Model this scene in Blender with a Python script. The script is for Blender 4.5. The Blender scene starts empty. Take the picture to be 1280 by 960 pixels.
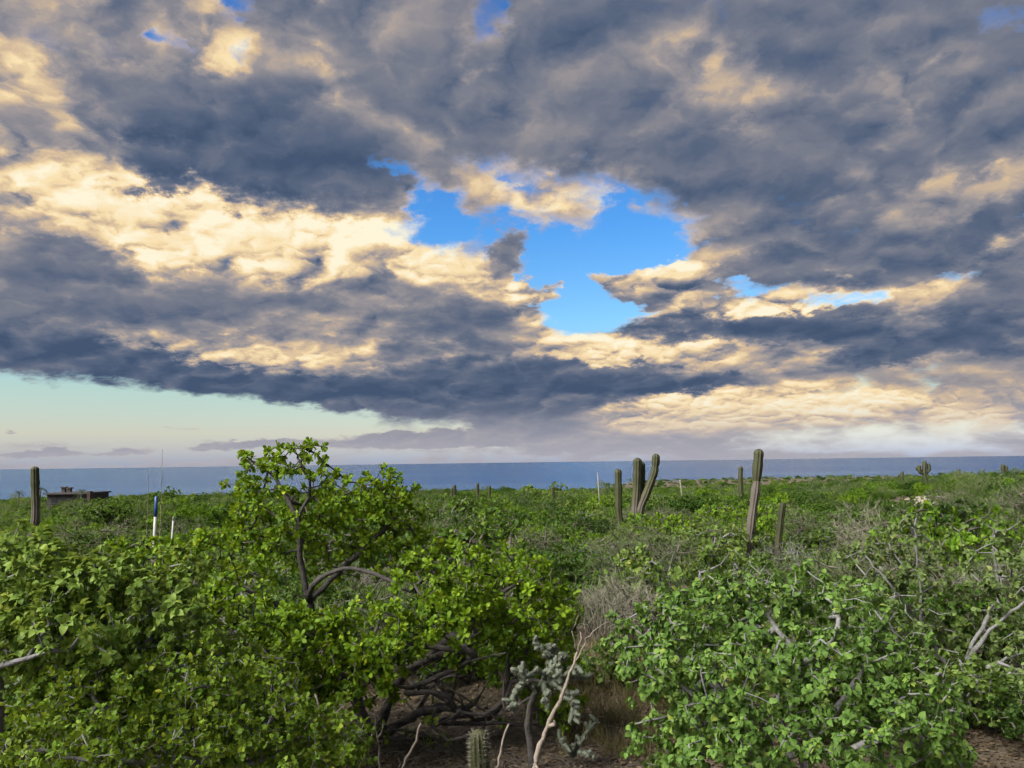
import bpy, math, random
import numpy as np
from mathutils import Matrix, Vector

# ------------------------------------------------------------------ camera
FPX, W0, H0 = 961.0, 1280.0, 960.0           # focal length in photo pixels
CAM = np.array([0.0, 0.0, 2.3])
pitch, roll = math.atan(98.0 / FPX), 0.0133
fwd = np.array([0.0, math.cos(pitch), math.sin(pitch)])
r0 = np.array([1.0, 0.0, 0.0]); u0 = np.cross(r0, fwd)
rgt = math.cos(roll) * r0 - math.sin(roll) * u0
upv = math.cos(roll) * u0 + math.sin(roll) * r0
scene = bpy.context.scene
C = scene.collection
cd = bpy.data.cameras.new('camera'); cam = bpy.data.objects.new('camera', cd); C.objects.link(cam)
cam.matrix_world = Matrix(((rgt[0], upv[0], -fwd[0], CAM[0]), (rgt[1], upv[1], -fwd[1], CAM[1]),
                           (rgt[2], upv[2], -fwd[2], CAM[2]), (0, 0, 0, 1)))
cd.sensor_fit = 'HORIZONTAL'; cd.sensor_width = 36.0; cd.lens = 36.0 * FPX / W0
cd.clip_start = 0.05; cd.clip_end = 200000
scene.camera = cam

def ray(px, py):
    d = fwd + rgt * ((px - W0 / 2) / FPX) - upv * ((py - H0 / 2) / FPX)
    return d / np.linalg.norm(d)
def P(px, py, dist):                          # point at forward distance dist (metres along +Y)
    d = ray(px, py)
    return CAM + d * (dist / d[1])

# ------------------------------------------------------------------ world: sky with a broken evening cloud deck
EXPO = 2.6                                     # the photograph is exposed for the shaded scrub
SKY_STRENGTH = 0.05
SUN_EL, SUN_AZ = math.radians(42), math.radians(-125)   # low sun behind the viewer's left, mostly behind cloud
world = bpy.data.worlds.new('World'); scene.world = world; world.use_nodes = True
wt = world.node_tree; wt.nodes.clear()

class S:                                       # tiny expression wrapper round node sockets
    tree = wt
    def __init__(s, sock): s.k = sock
    def _m(a, op, b=None, c=None, clamp=False):
        n = S.tree.nodes.new('ShaderNodeMath'); n.operation = op; n.use_clamp = clamp
        for i, v in enumerate((a, b, c)):
            if v is None: continue
            if isinstance(v, S): S.tree.links.new(v.k, n.inputs[i])
            else: n.inputs[i].default_value = v
        return S(n.outputs[0])
    def __add__(a, b): return S._m(a, 'ADD', b)
    __radd__ = __add__
    def __mul__(a, b): return S._m(a, 'MULTIPLY', b)
    __rmul__ = __mul__
    def __sub__(a, b): return S._m(a, 'SUBTRACT', b)
    def __rsub__(a, b): return S._m(b, 'SUBTRACT', a)
    def __truediv__(a, b): return S._m(a, 'DIVIDE', b)
    def madd(a, b, c): return S._m(a, 'MULTIPLY_ADD', b, c)
    def abs(a): return S._m(a, 'ABSOLUTE')
    def max(a, b): return S._m(a, 'MAXIMUM', b)
    def min(a, b): return S._m(a, 'MINIMUM', b)
    def pow(a, b): return S._m(a, 'POWER', b)
    def step(a, lo, hi, t0=0.0, t1=1.0):
        n = S.tree.nodes.new('ShaderNodeMapRange'); n.interpolation_type = 'SMOOTHSTEP'
        S.tree.links.new(a.k, n.inputs['Value'])
        n.inputs['From Min'].default_value = lo; n.inputs['From Max'].default_value = hi
        n.inputs['To Min'].default_value = t0; n.inputs['To Max'].default_value = t1
        return S(n.outputs['Result'])
def xyz(x, y, z=0.0):
    n = S.tree.nodes.new('ShaderNodeCombineXYZ')
    for i, v in enumerate((x, y, z)):
        if isinstance(v, S): S.tree.links.new(v.k, n.inputs[i])
        else: n.inputs[i].default_value = v
    return S(n.outputs[0])
def vm(op, a, b=None, c=None, scale=None):
    n = S.tree.nodes.new('ShaderNodeVectorMath'); n.operation = op
    for i, v in enumerate((a, b, c)):
        if v is None: continue
        if isinstance(v, S): S.tree.links.new(v.k, n.inputs[i])
        else: n.inputs[i].default_value = v
    if scale is not None: n.inputs['Scale'].default_value = scale
    return S(n.outputs['Value'] if op in ('LENGTH', 'DOT_PRODUCT') else n.outputs['Vector'])
def noise(vec, scale, detail=6.0, rough=0.55, dim='2D', dist=0.0, out=0, lac=2.0):
    n = S.tree.nodes.new('ShaderNodeTexNoise'); n.noise_dimensions = dim
    S.tree.links.new(vec.k, n.inputs['Vector'])
    n.inputs['Scale'].default_value = scale; n.inputs['Detail'].default_value = detail
    n.inputs['Roughness'].default_value = rough; n.inputs['Distortion'].default_value = dist
    n.inputs['Lacunarity'].default_value = lac
    return S(n.outputs[out])
def mix(f, a, b, mode='MIX'):
    n = S.tree.nodes.new('ShaderNodeMix'); n.data_type = 'RGBA'; n.blend_type = mode
    for i, v in ((0, f), (6, a), (7, b)):
        if isinstance(v, S): S.tree.links.new(v.k, n.inputs[i])
        elif i == 0: n.inputs[i].default_value = v
        else: n.inputs[i].default_value = (*v, 1.0)
    return S(n.outputs[2])
def ramp(f, stops, interp='EASE'):
    n = S.tree.nodes.new('ShaderNodeValToRGB'); cr = n.color_ramp; cr.interpolation = interp
    while len(cr.elements) < len(stops): cr.elements.new(0.5)
    for e, (p, c) in zip(cr.elements, stops): e.position = p; e.color = (*c, 1.0)
    S.tree.links.new(f.k, n.inputs[0])
    return S(n.outputs[0])

def lin(r, g, b):                              # 0-255 display colour -> linear
    f = lambda c: c / 12.92 if c <= 0.04045 else ((c + 0.055) / 1.055) ** 2.4
    return tuple(f(v / 255.0) for v in (r, g, b))

_tc = wt.nodes.new('ShaderNodeTexCoord')
_dir = S(_tc.outputs['Generated'])
_sep = wt.nodes.new('ShaderNodeSeparateXYZ'); wt.links.new(_dir.k, _sep.inputs[0])
dx, dy, dz = (S(o) for o in _sep.outputs)
zc = dz.max(0.0)
den = zc + 0.32
p = xyz(dx / den, dy / den)                    # position on the cloud deck, seen in perspective
q = xyz(dx, dz)                                # where on the sky vault
# ragged edges: large swirl plus fine billow
w1 = noise(p, 1.9, 2.0, 0.5, out=1); w2 = noise(p, 7.0, 6.0, 0.62, out=1)
fade = dz.step(0.0, 0.30, 0.22, 1.0)
def warped(s1, s2):
    wv = vm('ADD', vm('SCALE', vm('SUBTRACT', w1, (.5, .5, .5)), scale=s1), vm('SCALE', vm('SUBTRACT', w2, (.5, .5, .5)), scale=s2))
    wv = vm('MULTIPLY', wv, (1.0, 0.7, 0.0))
    n = wt.nodes.new('ShaderNodeVectorMath'); n.operation = 'SCALE'
    wt.links.new(wv.k, n.inputs[0]); wt.links.new(fade.k, n.inputs['Scale'])
    return vm('ADD', q, S(n.outputs[0]))
qw = warped(0.07, 0.12); ql = warped(0.08, 0.10); qf = warped(0.09, 0.16)

def blob_sum(vec, blobs, start):
    """soft ellipses on the vault: weight * clamp(1 - r^2), r^2 as a quadratic form of (x, z)"""
    sp = wt.nodes.new('ShaderNodeSeparateXYZ'); wt.links.new(vec.k, sp.inputs[0])
    x, z = S(sp.outputs[0]), S(sp.outputs[1])
    one = xyz(x, z, 1.0); two = xyz(x * x, x * z, z * z)
    acc = start
    for (cx, cy, rx, ry, ang, amp) in blobs:   # photo pixel centre, radii, tilt in degrees, weight
        c = ray(cx, cy); a = ray(cx + 5, cy); b = ray(cx, cy - 5)
        sx = rx * abs(a[0] - c[0]) / 5 * 1.22; sz = ry * abs(b[2] - c[2]) / 5 * 1.22
        ca, sa = math.cos(math.radians(ang)), math.sin(math.radians(ang))
        m = np.array([[ca / sx, sa / sx], [-sa / sz, ca / sz]]); Q = m.T @ m
        o = np.array([c[0], c[2]]); l = 2 * Q @ o
        g = S._m(vm('DOT_PRODUCT', two, (-Q[0, 0], -2 * Q[0, 1], -Q[1, 1])),
                 'ADD', vm('DOT_PRODUCT', one, (l[0], l[1], 1.0 - o @ Q @ o)), clamp=True)
        acc = g.madd(amp, acc)
    return acc
# cover: where cloud is (positive) and where the blue or the pale evening band shows (negative)
COVER = [
    (690, 310, 155, 92, -22, -2.6), (545, 272, 62, 36, 30, -1.7), (740, 378, 90, 50, 12, -2.3), (820, 292, 78, 60, -25, -2.0), (520, 212, 40, 20, -20, -1.3), (480, 300, 26, 14, 0, -.9),
    (188, 44, 28, 18, 0, -1.50), (296, 6, 40, 20, 0, -1.65), (602, 16, 40, 30, 30, -2.05), (298, 60, 22, 16, 0, -1.35),
    (1290, 10, 30, 24, 0, -1.20), (1050, 372, 66, 13, 0, -2.40), (925, 362, 100, 13, -4, -2.60), (490, 195, 40, 14, -25, -1.35), (1185, 352, 44, 12, 0, -1.35), (1275, 300, 30, 10, 0, -1.25),
    (100, 516, 420, 46, -4, -3.2), (330, 530, 340, 26, -4, -2.2), (-150, 512, 260, 50, 0, -2.0),
    (634, 316, 26, 40, -35, 2.6), (655, 366, 36, 14, 0, 2.2), (800, 352, 84, 26, -8, 4.2), (745, 345, 22, 12, 0, 1.0), (640, 242, 90, 26, -10, 1.5),
    (600, 400, 190, 60, -20, 1.2), (650, 470, 330, 46, -3, 1.2), (900, 405, 150, 40, 3, 1.6), (880, 330, 60, 60, 0, .9),
    (60, 440, 260, 40, -6, .9),
    (560, 549, 230, 9, 1, 2.6), (700, 545, 130, 9, 0, 1.8), (225, 537, 44, 4, 0, 3.0), (60, 566, 60, 5, 0, 2.2), (155, 566, 36, 5, 0, 2.4), (265, 562, 30, 4, 0, 2.0), (20, 540, 14, 3, 0, 2.2), (340, 556, 70, 4, 0, 1.6),
    (1140, 545, 300, 20, 0, -1.9), (1120, 480, 200, 20, 0, -.9), (200, 574, 800, 12, -1, -1.6), (900, 566, 700, 10, -1, -.8),
]
LIGHT = [                                       # sunlit tops and flanks (plus), shaded folds (minus) of the main deck
    (270, 290, 270, 72, 0, .64), (430, 290, 120, 50, -15, .42), (560, 330, 100, 40, -28, .54), (90, 235, 190, 46, 0, .34), (515, 240, 80, 44, -20, .42), (330, 350, 260, 44, -5, .16),
    (40, 130, 120, 74, 0, .34), (110, 25, 130, 40, 0, .26), (395, 15, 40, 36, 0, .40), (265, 50, 50, 46, 0, .36), (470, 130, 140, 26, -20, .20), (600, 40, 34, 40, 0, .4), (30, 60, 60, 40, 0, .2),
    (330, 440, 210, 24, -4, .46), (540, 425, 170, 26, -5, .34), (140, 395, 90, 26, 0, .14),
    (865, 95, 90, 54, -30, .30), (935, 120, 50, 50, 0, .20), (1130, 105, 100, 40, 0, .22), (1190, 240, 160, 44, 12, .32), (1080, 225, 80, 30, 20, .16),
    (700, 240, 120, 34, -8, .40), (880, 305, 70, 46, -20, .26), (990, 378, 120, 20, 5, .60), (860, 382, 90, 14, 8, .40), (805, 343, 90, 24, -8, .60), (1210, 330, 40, 18, 0, .45), (1150, 372, 70, 16, 0, .40),
    (800, 432, 120, 22, 0, .48), (905, 512, 190, 30, 2, .58), (1060, 512, 90, 20, 0, .3), (1215, 524, 60, 20, 0, .55), (560, 503, 50, 14, -15, .4), (1180, 500, 140, 20, 0, .24), (1150, 440, 60, 20, 0, .26), (700, 414, 80, 16, -15, .45), (660, 362, 36, 12, 0, .5), (1250, 405, 20, 10, 0, .5),
    (1130, 490, 330, 44, 0, .12), (760, 500, 200, 14, 0, .2), (900, 447, 180, 14, -3, .30), (1020, 180, 420, 190, -15, -.09), (720, 110, 300, 90, -10, -.06),
    (130, 400, 240, 30, -12, -.10), (350, 200, 160, 70, 0, -.14), (1060, 300, 220, 60, 0, -.10),
]
FRONT = [                                       # slate-dark lower cloud drifting below the main deck
    (350, 205, 190, 92, 0, 1.25), (235, 195, 90, 60, 0, .6), (110, 375, 230, 50, -14, .70), (400, 385, 240, 26, -8, .55), (70, 452, 330, 36, -8, 1.30), (330, 480, 260, 20, -7, .95), (300, 340, 160, 24, -10, .25),
    (640, 482, 360, 34, -2, 1.35), (860, 478, 150, 14, 0, .8), (580, 440, 150, 24, -10, .4), (560, 522, 220, 18, -3, .9), (900, 412, 170, 24, 0, 1.45), (1060, 445, 90, 34, 10, .9), (1150, 425, 150, 30, 0, 1.0), (1240, 400, 90, 44, 0, .7),
    (1060, 300, 230, 60, 0, .75), (1230, 300, 90, 40, 0, .5), (1010, 190, 200, 60, -20, .45), (1210, 160, 150, 60, 0, .45), (780, 30, 220, 50, -10, .45), (1150, 30, 240, 50, 0, .6), (700, 110, 170, 44, -15, .40), (970, 40, 120, 50, 0, .35),
    (630, 320, 34, 46, -35, .8), (150, 190, 130, 36, -20, .50), (80, 55, 90, 26, -20, .40), (350, 12, 130, 30, 0, .6), (480, 85, 150, 36, -20, .35), (230, 105, 110, 40, 0, .4),
    (910, 250, 170, 46, -20, .40), (40, 290, 110, 30, -10, .4), (600, 175, 200, 30, -20, .45), (140, 262, 80, 26, 0, .5), (560, 385, 120, 30, -25, .45),
    (280, 290, 240, 46, 0, -.7), (1200, 240, 130, 30, 12, -.5), (870, 95, 80, 50, -30, -.6), (330, 442, 190, 16, -4, -.5), (905, 514, 190, 26, 2, -1.2), (800, 432, 120, 18, 0, -.8), (1000, 376, 110, 16, 5, -.7), (690, 310, 140, 80, -20, -.5),
    (1130, 500, 330, 40, 0, -1.6), (900, 447, 170, 13, -3, -1.3), (1010, 470, 90, 18, 0, -1.0),
]
UP = (-0.020, -0.050, 0.0)                     # one step towards the light, up the vault
def billow(vec, scale, detail=6.0, rough=0.55):  # rounded heads with creases between
    n = S.tree.nodes.new('ShaderNodeTexNoise'); n.noise_dimensions = '2D'; n.noise_type = 'RIDGED_MULTIFRACTAL'; n.normalize = True
    S.tree.links.new(vec.k, n.inputs['Vector']); n.inputs['Scale'].default_value = scale; n.inputs['Detail'].default_value = detail
    n.inputs['Roughness'].default_value = rough; n.inputs['Offset'].default_value = 0.9; n.inputs['Gain'].default_value = 1.2
    return S(n.outputs[0])
pp = vm('ADD', p, vm('SCALE', vm('SUBTRACT', w2, (.5, .5, .5)), scale=0.10))
n_big = noise(p, 2.6, 9.0, 0.54)               # ragged cloud mass
hp = noise(pp, 4.5, 7.0, 0.56); hs = noise(vm('ADD', pp, UP), 4.5, 4.0, 0.56)
b0 = billow(pp, 5.0); b1 = billow(vm('ADD', pp, UP), 5.0, 4.0)
b2 = billow(pp, 13.0, 4.0, 0.6); b3 = billow(vm('ADD', pp, (-0.008, -0.020, 0.0)), 13.0, 3.0, 0.6)
cover = blob_sum(qw, COVER, (n_big - 0.5) * 2.3 + 1.85 + (0.5 - b0) * 0.5 + (0.5 - b2) * 0.22)
alpha = cover.step(-0.45, 1.20)
light = blob_sum(ql, LIGHT, 0.37)
top = (b1 - b0) * 0.46 + (hp - hs) * 1.5       # heads bright above, shaded below
fine = (b3 - b2) * light.step(0.45, 0.95, 0.04, 0.22)
relief = top + (hp - 0.5) * 0.30 + (n_big - 0.5) * 0.40
thin = cover.step(0.1, 1.3, 0.22, 0.0)         # thin rims let the light through
tone = light + thin + fine + relief * dz.step(0.02, 0.22, 0.45, 1.0) * (light.step(0.30, 0.85, 0.34, 1.0))
front = blob_sum(qf, FRONT, (n_big - 0.5) * 1.5 + (hp - 0.5) * 0.6 + (0.5 - b0) * 0.25 + 0.0)
fa = front.step(-0.15, 1.10)
ftone = (relief * 0.34 + 0.23 - front.step(0.4, 1.5, 0.0, 0.15)).max(0.0)
tone = tone * (1.0 - fa) + ftone * fa
tone = tone.max(0.0) * 0.80
cloud = ramp(tone, [(0.0, lin(68, 86, 114)), (0.13, lin(90, 103, 127)), (0.27, lin(122, 126, 140)), (0.42, lin(162, 154, 154)),
                    (0.58, lin(214, 188, 156)), (0.76, lin(250, 224, 176)), (1.0, lin(255, 246, 218))], 'LINEAR')
# clear air behind: physical sky, whitened by sea haze low down
sk = wt.nodes.new('ShaderNodeTexSky'); sk.sky_type = 'NISHITA'; sk.sun_disc = False
sk.sun_elevation = SUN_EL; sk.sun_rotation = SUN_AZ; sk.altitude = 30; sk.air_density = 1.0; sk.dust_density = 0.6; sk.ozone_density = 1.2
K = 1.0 / 0.12
tint = ramp(dz.max(0.0), [(0.0, (.27, .33, .58)), (0.02, (.34, .35, .46)), (0.04, (.41, .38, .38)), (0.09, (.41, .44, .38)), (0.18, (.32, .52, .62)), (0.30, (.19, .45, .68)), (0.45, (.13, .37, .64)), (1.0, (.13, .37, .64))], 'LINEAR')
clear = vm('SCALE', vm('MULTIPLY', S(sk.outputs[0]), tint), scale=2.5)
cl_far = mix(dz.step(0.0, 0.09, 0.75, 0.0), cloud, lin(182, 180, 190))
col = mix(alpha, clear, vm('SCALE', cl_far, scale=K))
bg = wt.nodes.new('ShaderNodeBackground'); bg.inputs['Strength'].default_value = SKY_STRENGTH
wt.links.new(vm('SCALE', col, scale=0.12 / SKY_STRENGTH * 2 ** -EXPO).k, bg.inputs['Color'])
wo = wt.nodes.new('ShaderNodeOutputWorld'); wt.links.new(bg.outputs[0], wo.inputs['Surface'])
world.cycles.sampling_method = 'MANUAL'; world.cycles.sample_map_resolution = 512

sl = bpy.data.lights.new('sun', 'SUN'); sl.energy = 1.5; sl.angle = math.radians(35); sl.color = (1.0, 0.93, 0.82)
sun = bpy.data.objects.new('sun', sl); C.objects.link(sun)
sdir = Vector((math.sin(SUN_AZ) * math.cos(SUN_EL), math.cos(SUN_AZ) * math.cos(SUN_EL), math.sin(SUN_EL)))
sun.rotation_euler = sdir.to_track_quat('Z', 'Y').to_euler(); sun.location = (0, -5, 30)
vs = scene.view_settings; vs.view_transform = 'Standard'; vs.look = 'None'; vs.gamma = 1.0; vs.exposure = EXPO; vs.use_curve_mapping = False
scene.cycles.max_bounces = 6; scene.cycles.diffuse_bounces = 3; scene.cycles.glossy_bounces = 2
scene.cycles.transmission_bounces = 3; scene.cycles.transparent_max_bounces = 6
scene.cycles.use_denoising = True
scene.cycles.use_adaptive_sampling = True; scene.cycles.adaptive_threshold = 0.02; scene.cycles.adaptive_min_samples = 8
# ------------------------------------------------------------------ helpers
rng = np.random.default_rng(11)
random.seed(4)
def nz(v): return v / np.maximum(np.linalg.norm(v, axis=-1, keepdims=True), 1e-9)
def sstep(a, lo, hi):
    t = np.clip((np.asarray(a, float) - lo) / (hi - lo), 0, 1); return t * t * (3 - 2 * t)

def mesh_from(name, V, polys, mat, var=None, smooth=True):
    """V (n,3); polys list of (m,k) index arrays; var per-vertex float attribute"""
    me = bpy.data.meshes.new(name)
    polys = [np.asarray(p_, np.int32) for p_ in polys if len(p_)]
    V = np.asarray(V, np.float32)
    me.vertices.add(len(V)); me.vertices.foreach_set('co', V.ravel())
    loops = np.concatenate([p_.ravel() for p_ in polys]); tot = np.concatenate([np.full(len(p_), p_.shape[1], np.int32) for p_ in polys])
    me.loops.add(len(loops)); me.loops.foreach_set('vertex_index', loops)
    me.polygons.add(len(tot)); st = np.concatenate([[0], np.cumsum(tot)[:-1]]).astype(np.int32)
    me.polygons.foreach_set('loop_start', st)
    try: me.polygons.foreach_set('loop_total', tot)
    except Exception: pass
    me.polygons.foreach_set('use_smooth', np.full(len(tot), smooth))
    if var is not None:
        at = me.attributes.new('var', 'FLOAT', 'POINT'); at.data.foreach_set('value', np.asarray(var, np.float32))
    me.update(calc_edges=True); me.materials.append(mat)
    return me
def link(name, me, parent=None, **props):
    o = bpy.data.objects.new(name, me); C.objects.link(o)
    if parent is not None: o.parent = parent
    for k, v in props.items(): o[k] = v
    return o
def thing(name, label, cat, loc, group=None):
    o = bpy.data.objects.new(name, None); C.objects.link(o)
    o.location = tuple(float(v) for v in loc); o.empty_display_size = 0.2
    o['label'] = label; o['category'] = cat
    if group: o['group'] = group
    return o
class Acc:                                     # gathers pieces of one mesh
    def __init__(s): s.V = []; s.P = {}; s.A = []; s.n = 0
    def add(s, V, polys, var=0.5):
        V = np.asarray(V, float)
        s.V.append(V); s.A.append(np.full(len(V), var) if np.isscalar(var) else var)
        for p_ in polys:
            p_ = np.asarray(p_)
            if len(p_): s.P.setdefault(p_.shape[1], []).append(p_ + s.n)
        s.n += len(V)
    def mesh(s, name, mat, origin=(0, 0, 0), smooth=True):
        return mesh_from(name, np.concatenate(s.V) - np.asarray(origin), [np.concatenate(v) for v in s.P.values()], mat, np.concatenate(s.A), smooth)

def tube(acc, pts, rad, sides=6, var=0.5, cap=True):
    pts = np.asarray(pts, float); n = len(pts); rad = np.broadcast_to(np.asarray(rad, float), (n,))
    t = np.gradient(pts, axis=0); t = nz(t)
    ref = np.array([0.31, 0.11, 0.94]); 
    if abs(t[0] @ ref) > 0.93: ref = np.array([0.94, 0.2, 0.1])
    a = nz(ref - t * (t @ ref)[:, None]); b = np.cross(t, a)
    th = np.arange(sides) * 2 * math.pi / sides
    V = pts[:, None] + rad[:, None, None] * (np.cos(th)[None, :, None] * a[:, None] + np.sin(th)[None, :, None] * b[:, None])
    i = np.arange(n - 1)[:, None] * sides; j = np.arange(sides)[None]; j2 = (j + 1) % sides
    Q = np.stack([i + j, i + j2, i + sides + j2, i + sides + j], -1).reshape(-1, 4)
    V = V.reshape(-1, 3); polys = [Q]
    if cap:
        V = np.vstack([V, pts[-1] + t[-1] * rad[-1] * 0.5, pts[0]]); k = (n - 1) * sides
        jj = np.arange(sides)
        polys.append(np.stack([k + jj, k + (jj + 1) % sides, np.full(sides, n * sides)], -1))
        polys.append(np.stack([(jj + 1) % sides, jj, np.full(sides, n * sides + 1)], -1))
    acc.add(V, polys, var)

# ------------------------------------------------------------------ materials
def new_mat(name):
    m = bpy.data.materials.new(name); m.use_nodes = True; m.node_tree.nodes.clear(); S.tree = m.node_tree
    out = m.node_tree.nodes.new('ShaderNodeOutputMaterial')
    return m, out
def node(kind, **inp):
    n = S.tree.nodes.new(kind)
    for k, v in inp.items():
        k = k.replace('_', ' ')
        if isinstance(v, S): S.tree.links.new(v.k, n.inputs[k])
        elif isinstance(v, tuple) and len(v) == 3 and n.inputs[k].type == 'RGBA': n.inputs[k].default_value = (*v, 1)
        else: n.inputs[k].default_value = v
    return n
def attr(name):
    n = S.tree.nodes.new('ShaderNodeAttribute'); n.attribute_name = name; return S(n.outputs['Fac'])
def obj_random():
    n = S.tree.nodes.new('ShaderNodeObjectInfo'); return S(n.outputs['Random'])
def texco(which='Object'):
    n = S.tree.nodes.new('ShaderNodeTexCoord'); return S(n.outputs[which])
def bump(h, strength, dist):
    return S(node('ShaderNodeBump', Height=h, Strength=strength, Distance=dist).outputs[0])

def leaf_mat(name, dark, mid, bright, trans=0.33, rough=0.6, objvar=0.0):
    m, out = new_mat(name)
    v = attr('var')
    if objvar: v = (v + (obj_random() - 0.5) * objvar).max(0.0).min(0.95)
    v = v + (noise(texco('Object'), 9.0, 2.0, 0.5, '3D') - 0.5) * 0.25
    col = ramp(v, [(0.0, dark), (0.5, mid), (0.93, bright), (1.0, (bright[0] * 1.5, bright[1] * 1.12, bright[2]))], 'LINEAR')
    pb = node('ShaderNodeBsdfPrincipled', Base_Color=col, Roughness=rough)
    pb.inputs['Specular IOR Level'].default_value = 0.25
    tr = node('ShaderNodeBsdfTranslucent', Color=mix(0.5, col, (bright[0] * 1.6, bright[1] * 1.3, bright[2])))
    mx = S.tree.nodes.new('ShaderNodeMixShader'); mx.inputs[0].default_value = trans
    S.tree.links.new(pb.outputs[0], mx.inputs[1]); S.tree.links.new(tr.outputs[0], mx.inputs[2]); S.tree.links.new(mx.outputs[0], out.inputs[0])
    return m
def bark_mat(name, a, b, scale=14.0, rough=0.85, bstr=0.6):
    m, out = new_mat(name)
    tc = texco('Object')
    n1 = noise(tc, scale, 5.0, 0.65, '3D'); n2 = noise(tc, scale * 4, 3.0, 0.6, '3D')
    col = ramp(n1 * 0.7 + n2 * 0.3 + (attr('var') - 0.5) * 0.25, [(0.3, a), (0.68, b)], 'LINEAR')
    pb = node('ShaderNodeBsdfPrincipled', Base_Color=col, Roughness=rough, Normal=bump(n1 + n2 * 0.5, bstr, 0.02))
    S.tree.links.new(pb.outputs[0], out.inputs[0]); return m
def plain_mat(name, col, rough=0.6, vary=0.25, scale=8.0):
    m, out = new_mat(name)
    n1 = noise(texco('Object'), scale, 4.0, 0.6, '3D')
    c = ramp(n1, [(0.25, tuple(v * (1 - vary) for v in col)), (0.75, tuple(v * (1 + vary) for v in col))], 'LINEAR')
    pb = node('ShaderNodeBsdfPrincipled', Base_Color=c, Roughness=rough, Normal=bump(n1, 0.25, 0.01))
    S.tree.links.new(pb.outputs[0], out.inputs[0]); return m

# ------------------------------------------------------------------ the setting: land sloping to the sea
_pr = np.array([0, 8, 30, 100, 300, 600, 1000, 3000.]); _pz = np.array([0, 0, -1.15, -4.0, -10.2, -16.5, -23.0, -40.])
SEA_Z = -31.0
def az_px(x, y):                               # photo column of a bearing
    return W0 / 2 + FPX * np.asarray(x) / np.maximum(np.asarray(y, float), 1e-3)
def wav(x, y):
    return (np.sin(x * .21 + 1.3) * np.cos(y * .17) + .6 * np.sin(x * .47 + y * .33) + .4 * np.sin(x * .9 - y * .71 + 2))
def ground_z(x, y):
    x = np.asarray(x, float); y = np.asarray(y, float)
    r = np.hypot(x, y); c = np.where(y > 1, az_px(x, np.maximum(y, 1)), np.where(x > 0, 3000, -2000))
    z = np.interp(r, _pr, _pz)
    z = z + sstep(c, 880, 1290) * 2.7 * sstep(r, 12, 110) * (1 + 0.2 * sstep(r, 110, 300)) + sstep(c, 760, 1000) * 1.6 * sstep(r, 150, 600)
    z = z - (1 - sstep(c, -200, 180)) * 0.5 * sstep(r, 40, 200)
    coast = 330 + 640 * sstep(c, 735, 800) + 18 * np.sin(c * .021) + 9 * np.sin(c * .06)
    z = z + 0.10 * wav(x, y) * sstep(r, 8, 30) + 0.55 * wav(x * .08, y * .08) * sstep(r, 40, 160)
    return np.where(r > coast, np.minimum(z, z + (-46 - z) * sstep(r, coast, coast + 45)), z)
def gz(x, y): return float(ground_z(x, y))
def on_ground(px, d, lift=0.0):                # ground point under photo column px at forward distance d
    x = (px - W0 / 2) / FPX * d
    return np.array([x, d, gz(x, d) + lift])

m_soil, out = new_mat('sandy_soil')
tc = texco('Object')
a = noise(tc, 0.35, 5, .6, '3D'); b = noise(tc, 7.0, 6, .65, '3D'); c_ = noise(tc, 60.0, 3, .6, '3D')
col = ramp(a * 0.45 + b * 0.4 + c_ * 0.15, [(0.3, (.036, .029, .022)), (0.48, (.080, .064, .046)), (0.64, (.155, .125, .088))], 'LINEAR')
pb = node('ShaderNodeBsdfPrincipled', Base_Color=col, Roughness=0.95, Normal=bump(b + c_ * 0.6, 0.7, 0.04))
S.tree.links.new(pb.outputs[0], out.inputs[0])
m_track, out = new_mat('pale_sand')
tc = texco('Object'); a = noise(tc, 1.2, 5, .6, '3D'); b = noise(tc, 22, 4, .6, '3D')
pb = node('ShaderNodeBsdfPrincipled', Base_Color=ramp(a * .6 + b * .4, [(0.3, (.21, .18, .145)), (0.65, (.36, .32, .27))], 'LINEAR'), Roughness=0.95, Normal=bump(b, 0.5, 0.03))
S.tree.links.new(pb.outputs[0], out.inputs[0])

th = np.radians(np.linspace(-62, 62, 249)); rr = np.concatenate([np.linspace(0.3, 40, 130), np.geomspace(41, 2200, 190)])
X = rr[:, None] * np.sin(th); Y = rr[:, None] * np.cos(th); Z = ground_z(X, Y)
nr, nt = X.shape; i = (np.arange(nr - 1)[:, None] * nt + np.arange(nt - 1)).ravel()
ground = link('ground', mesh_from('ground', np.stack([X, Y, Z], -1).reshape(-1, 3), [np.stack([i, i + 1, i + nt + 1, i + nt], -1)], m_soil), kind='structure')
# ground behind the viewer, one flat sheet joined to the fan
th2 = np.radians(np.linspace(62, 298, 60)); rr2 = np.geomspace(0.3, 400, 40)
X = rr2[:, None] * np.sin(th2); Y = rr2[:, None] * np.cos(th2); Z = np.zeros_like(X) + np.interp(rr2, _pr, _pz)[:, None] * 0.3 - 0.01
nr, nt = X.shape; i = (np.arange(nr - 1)[:, None] * nt + np.arange(nt - 1)).ravel()
link('terrain', mesh_from('terrain', np.stack([X, Y, Z], -1).reshape(-1, 3), [np.stack([i, i + 1, i + nt + 1, i + nt], -1)], m_soil), kind='structure')

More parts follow.
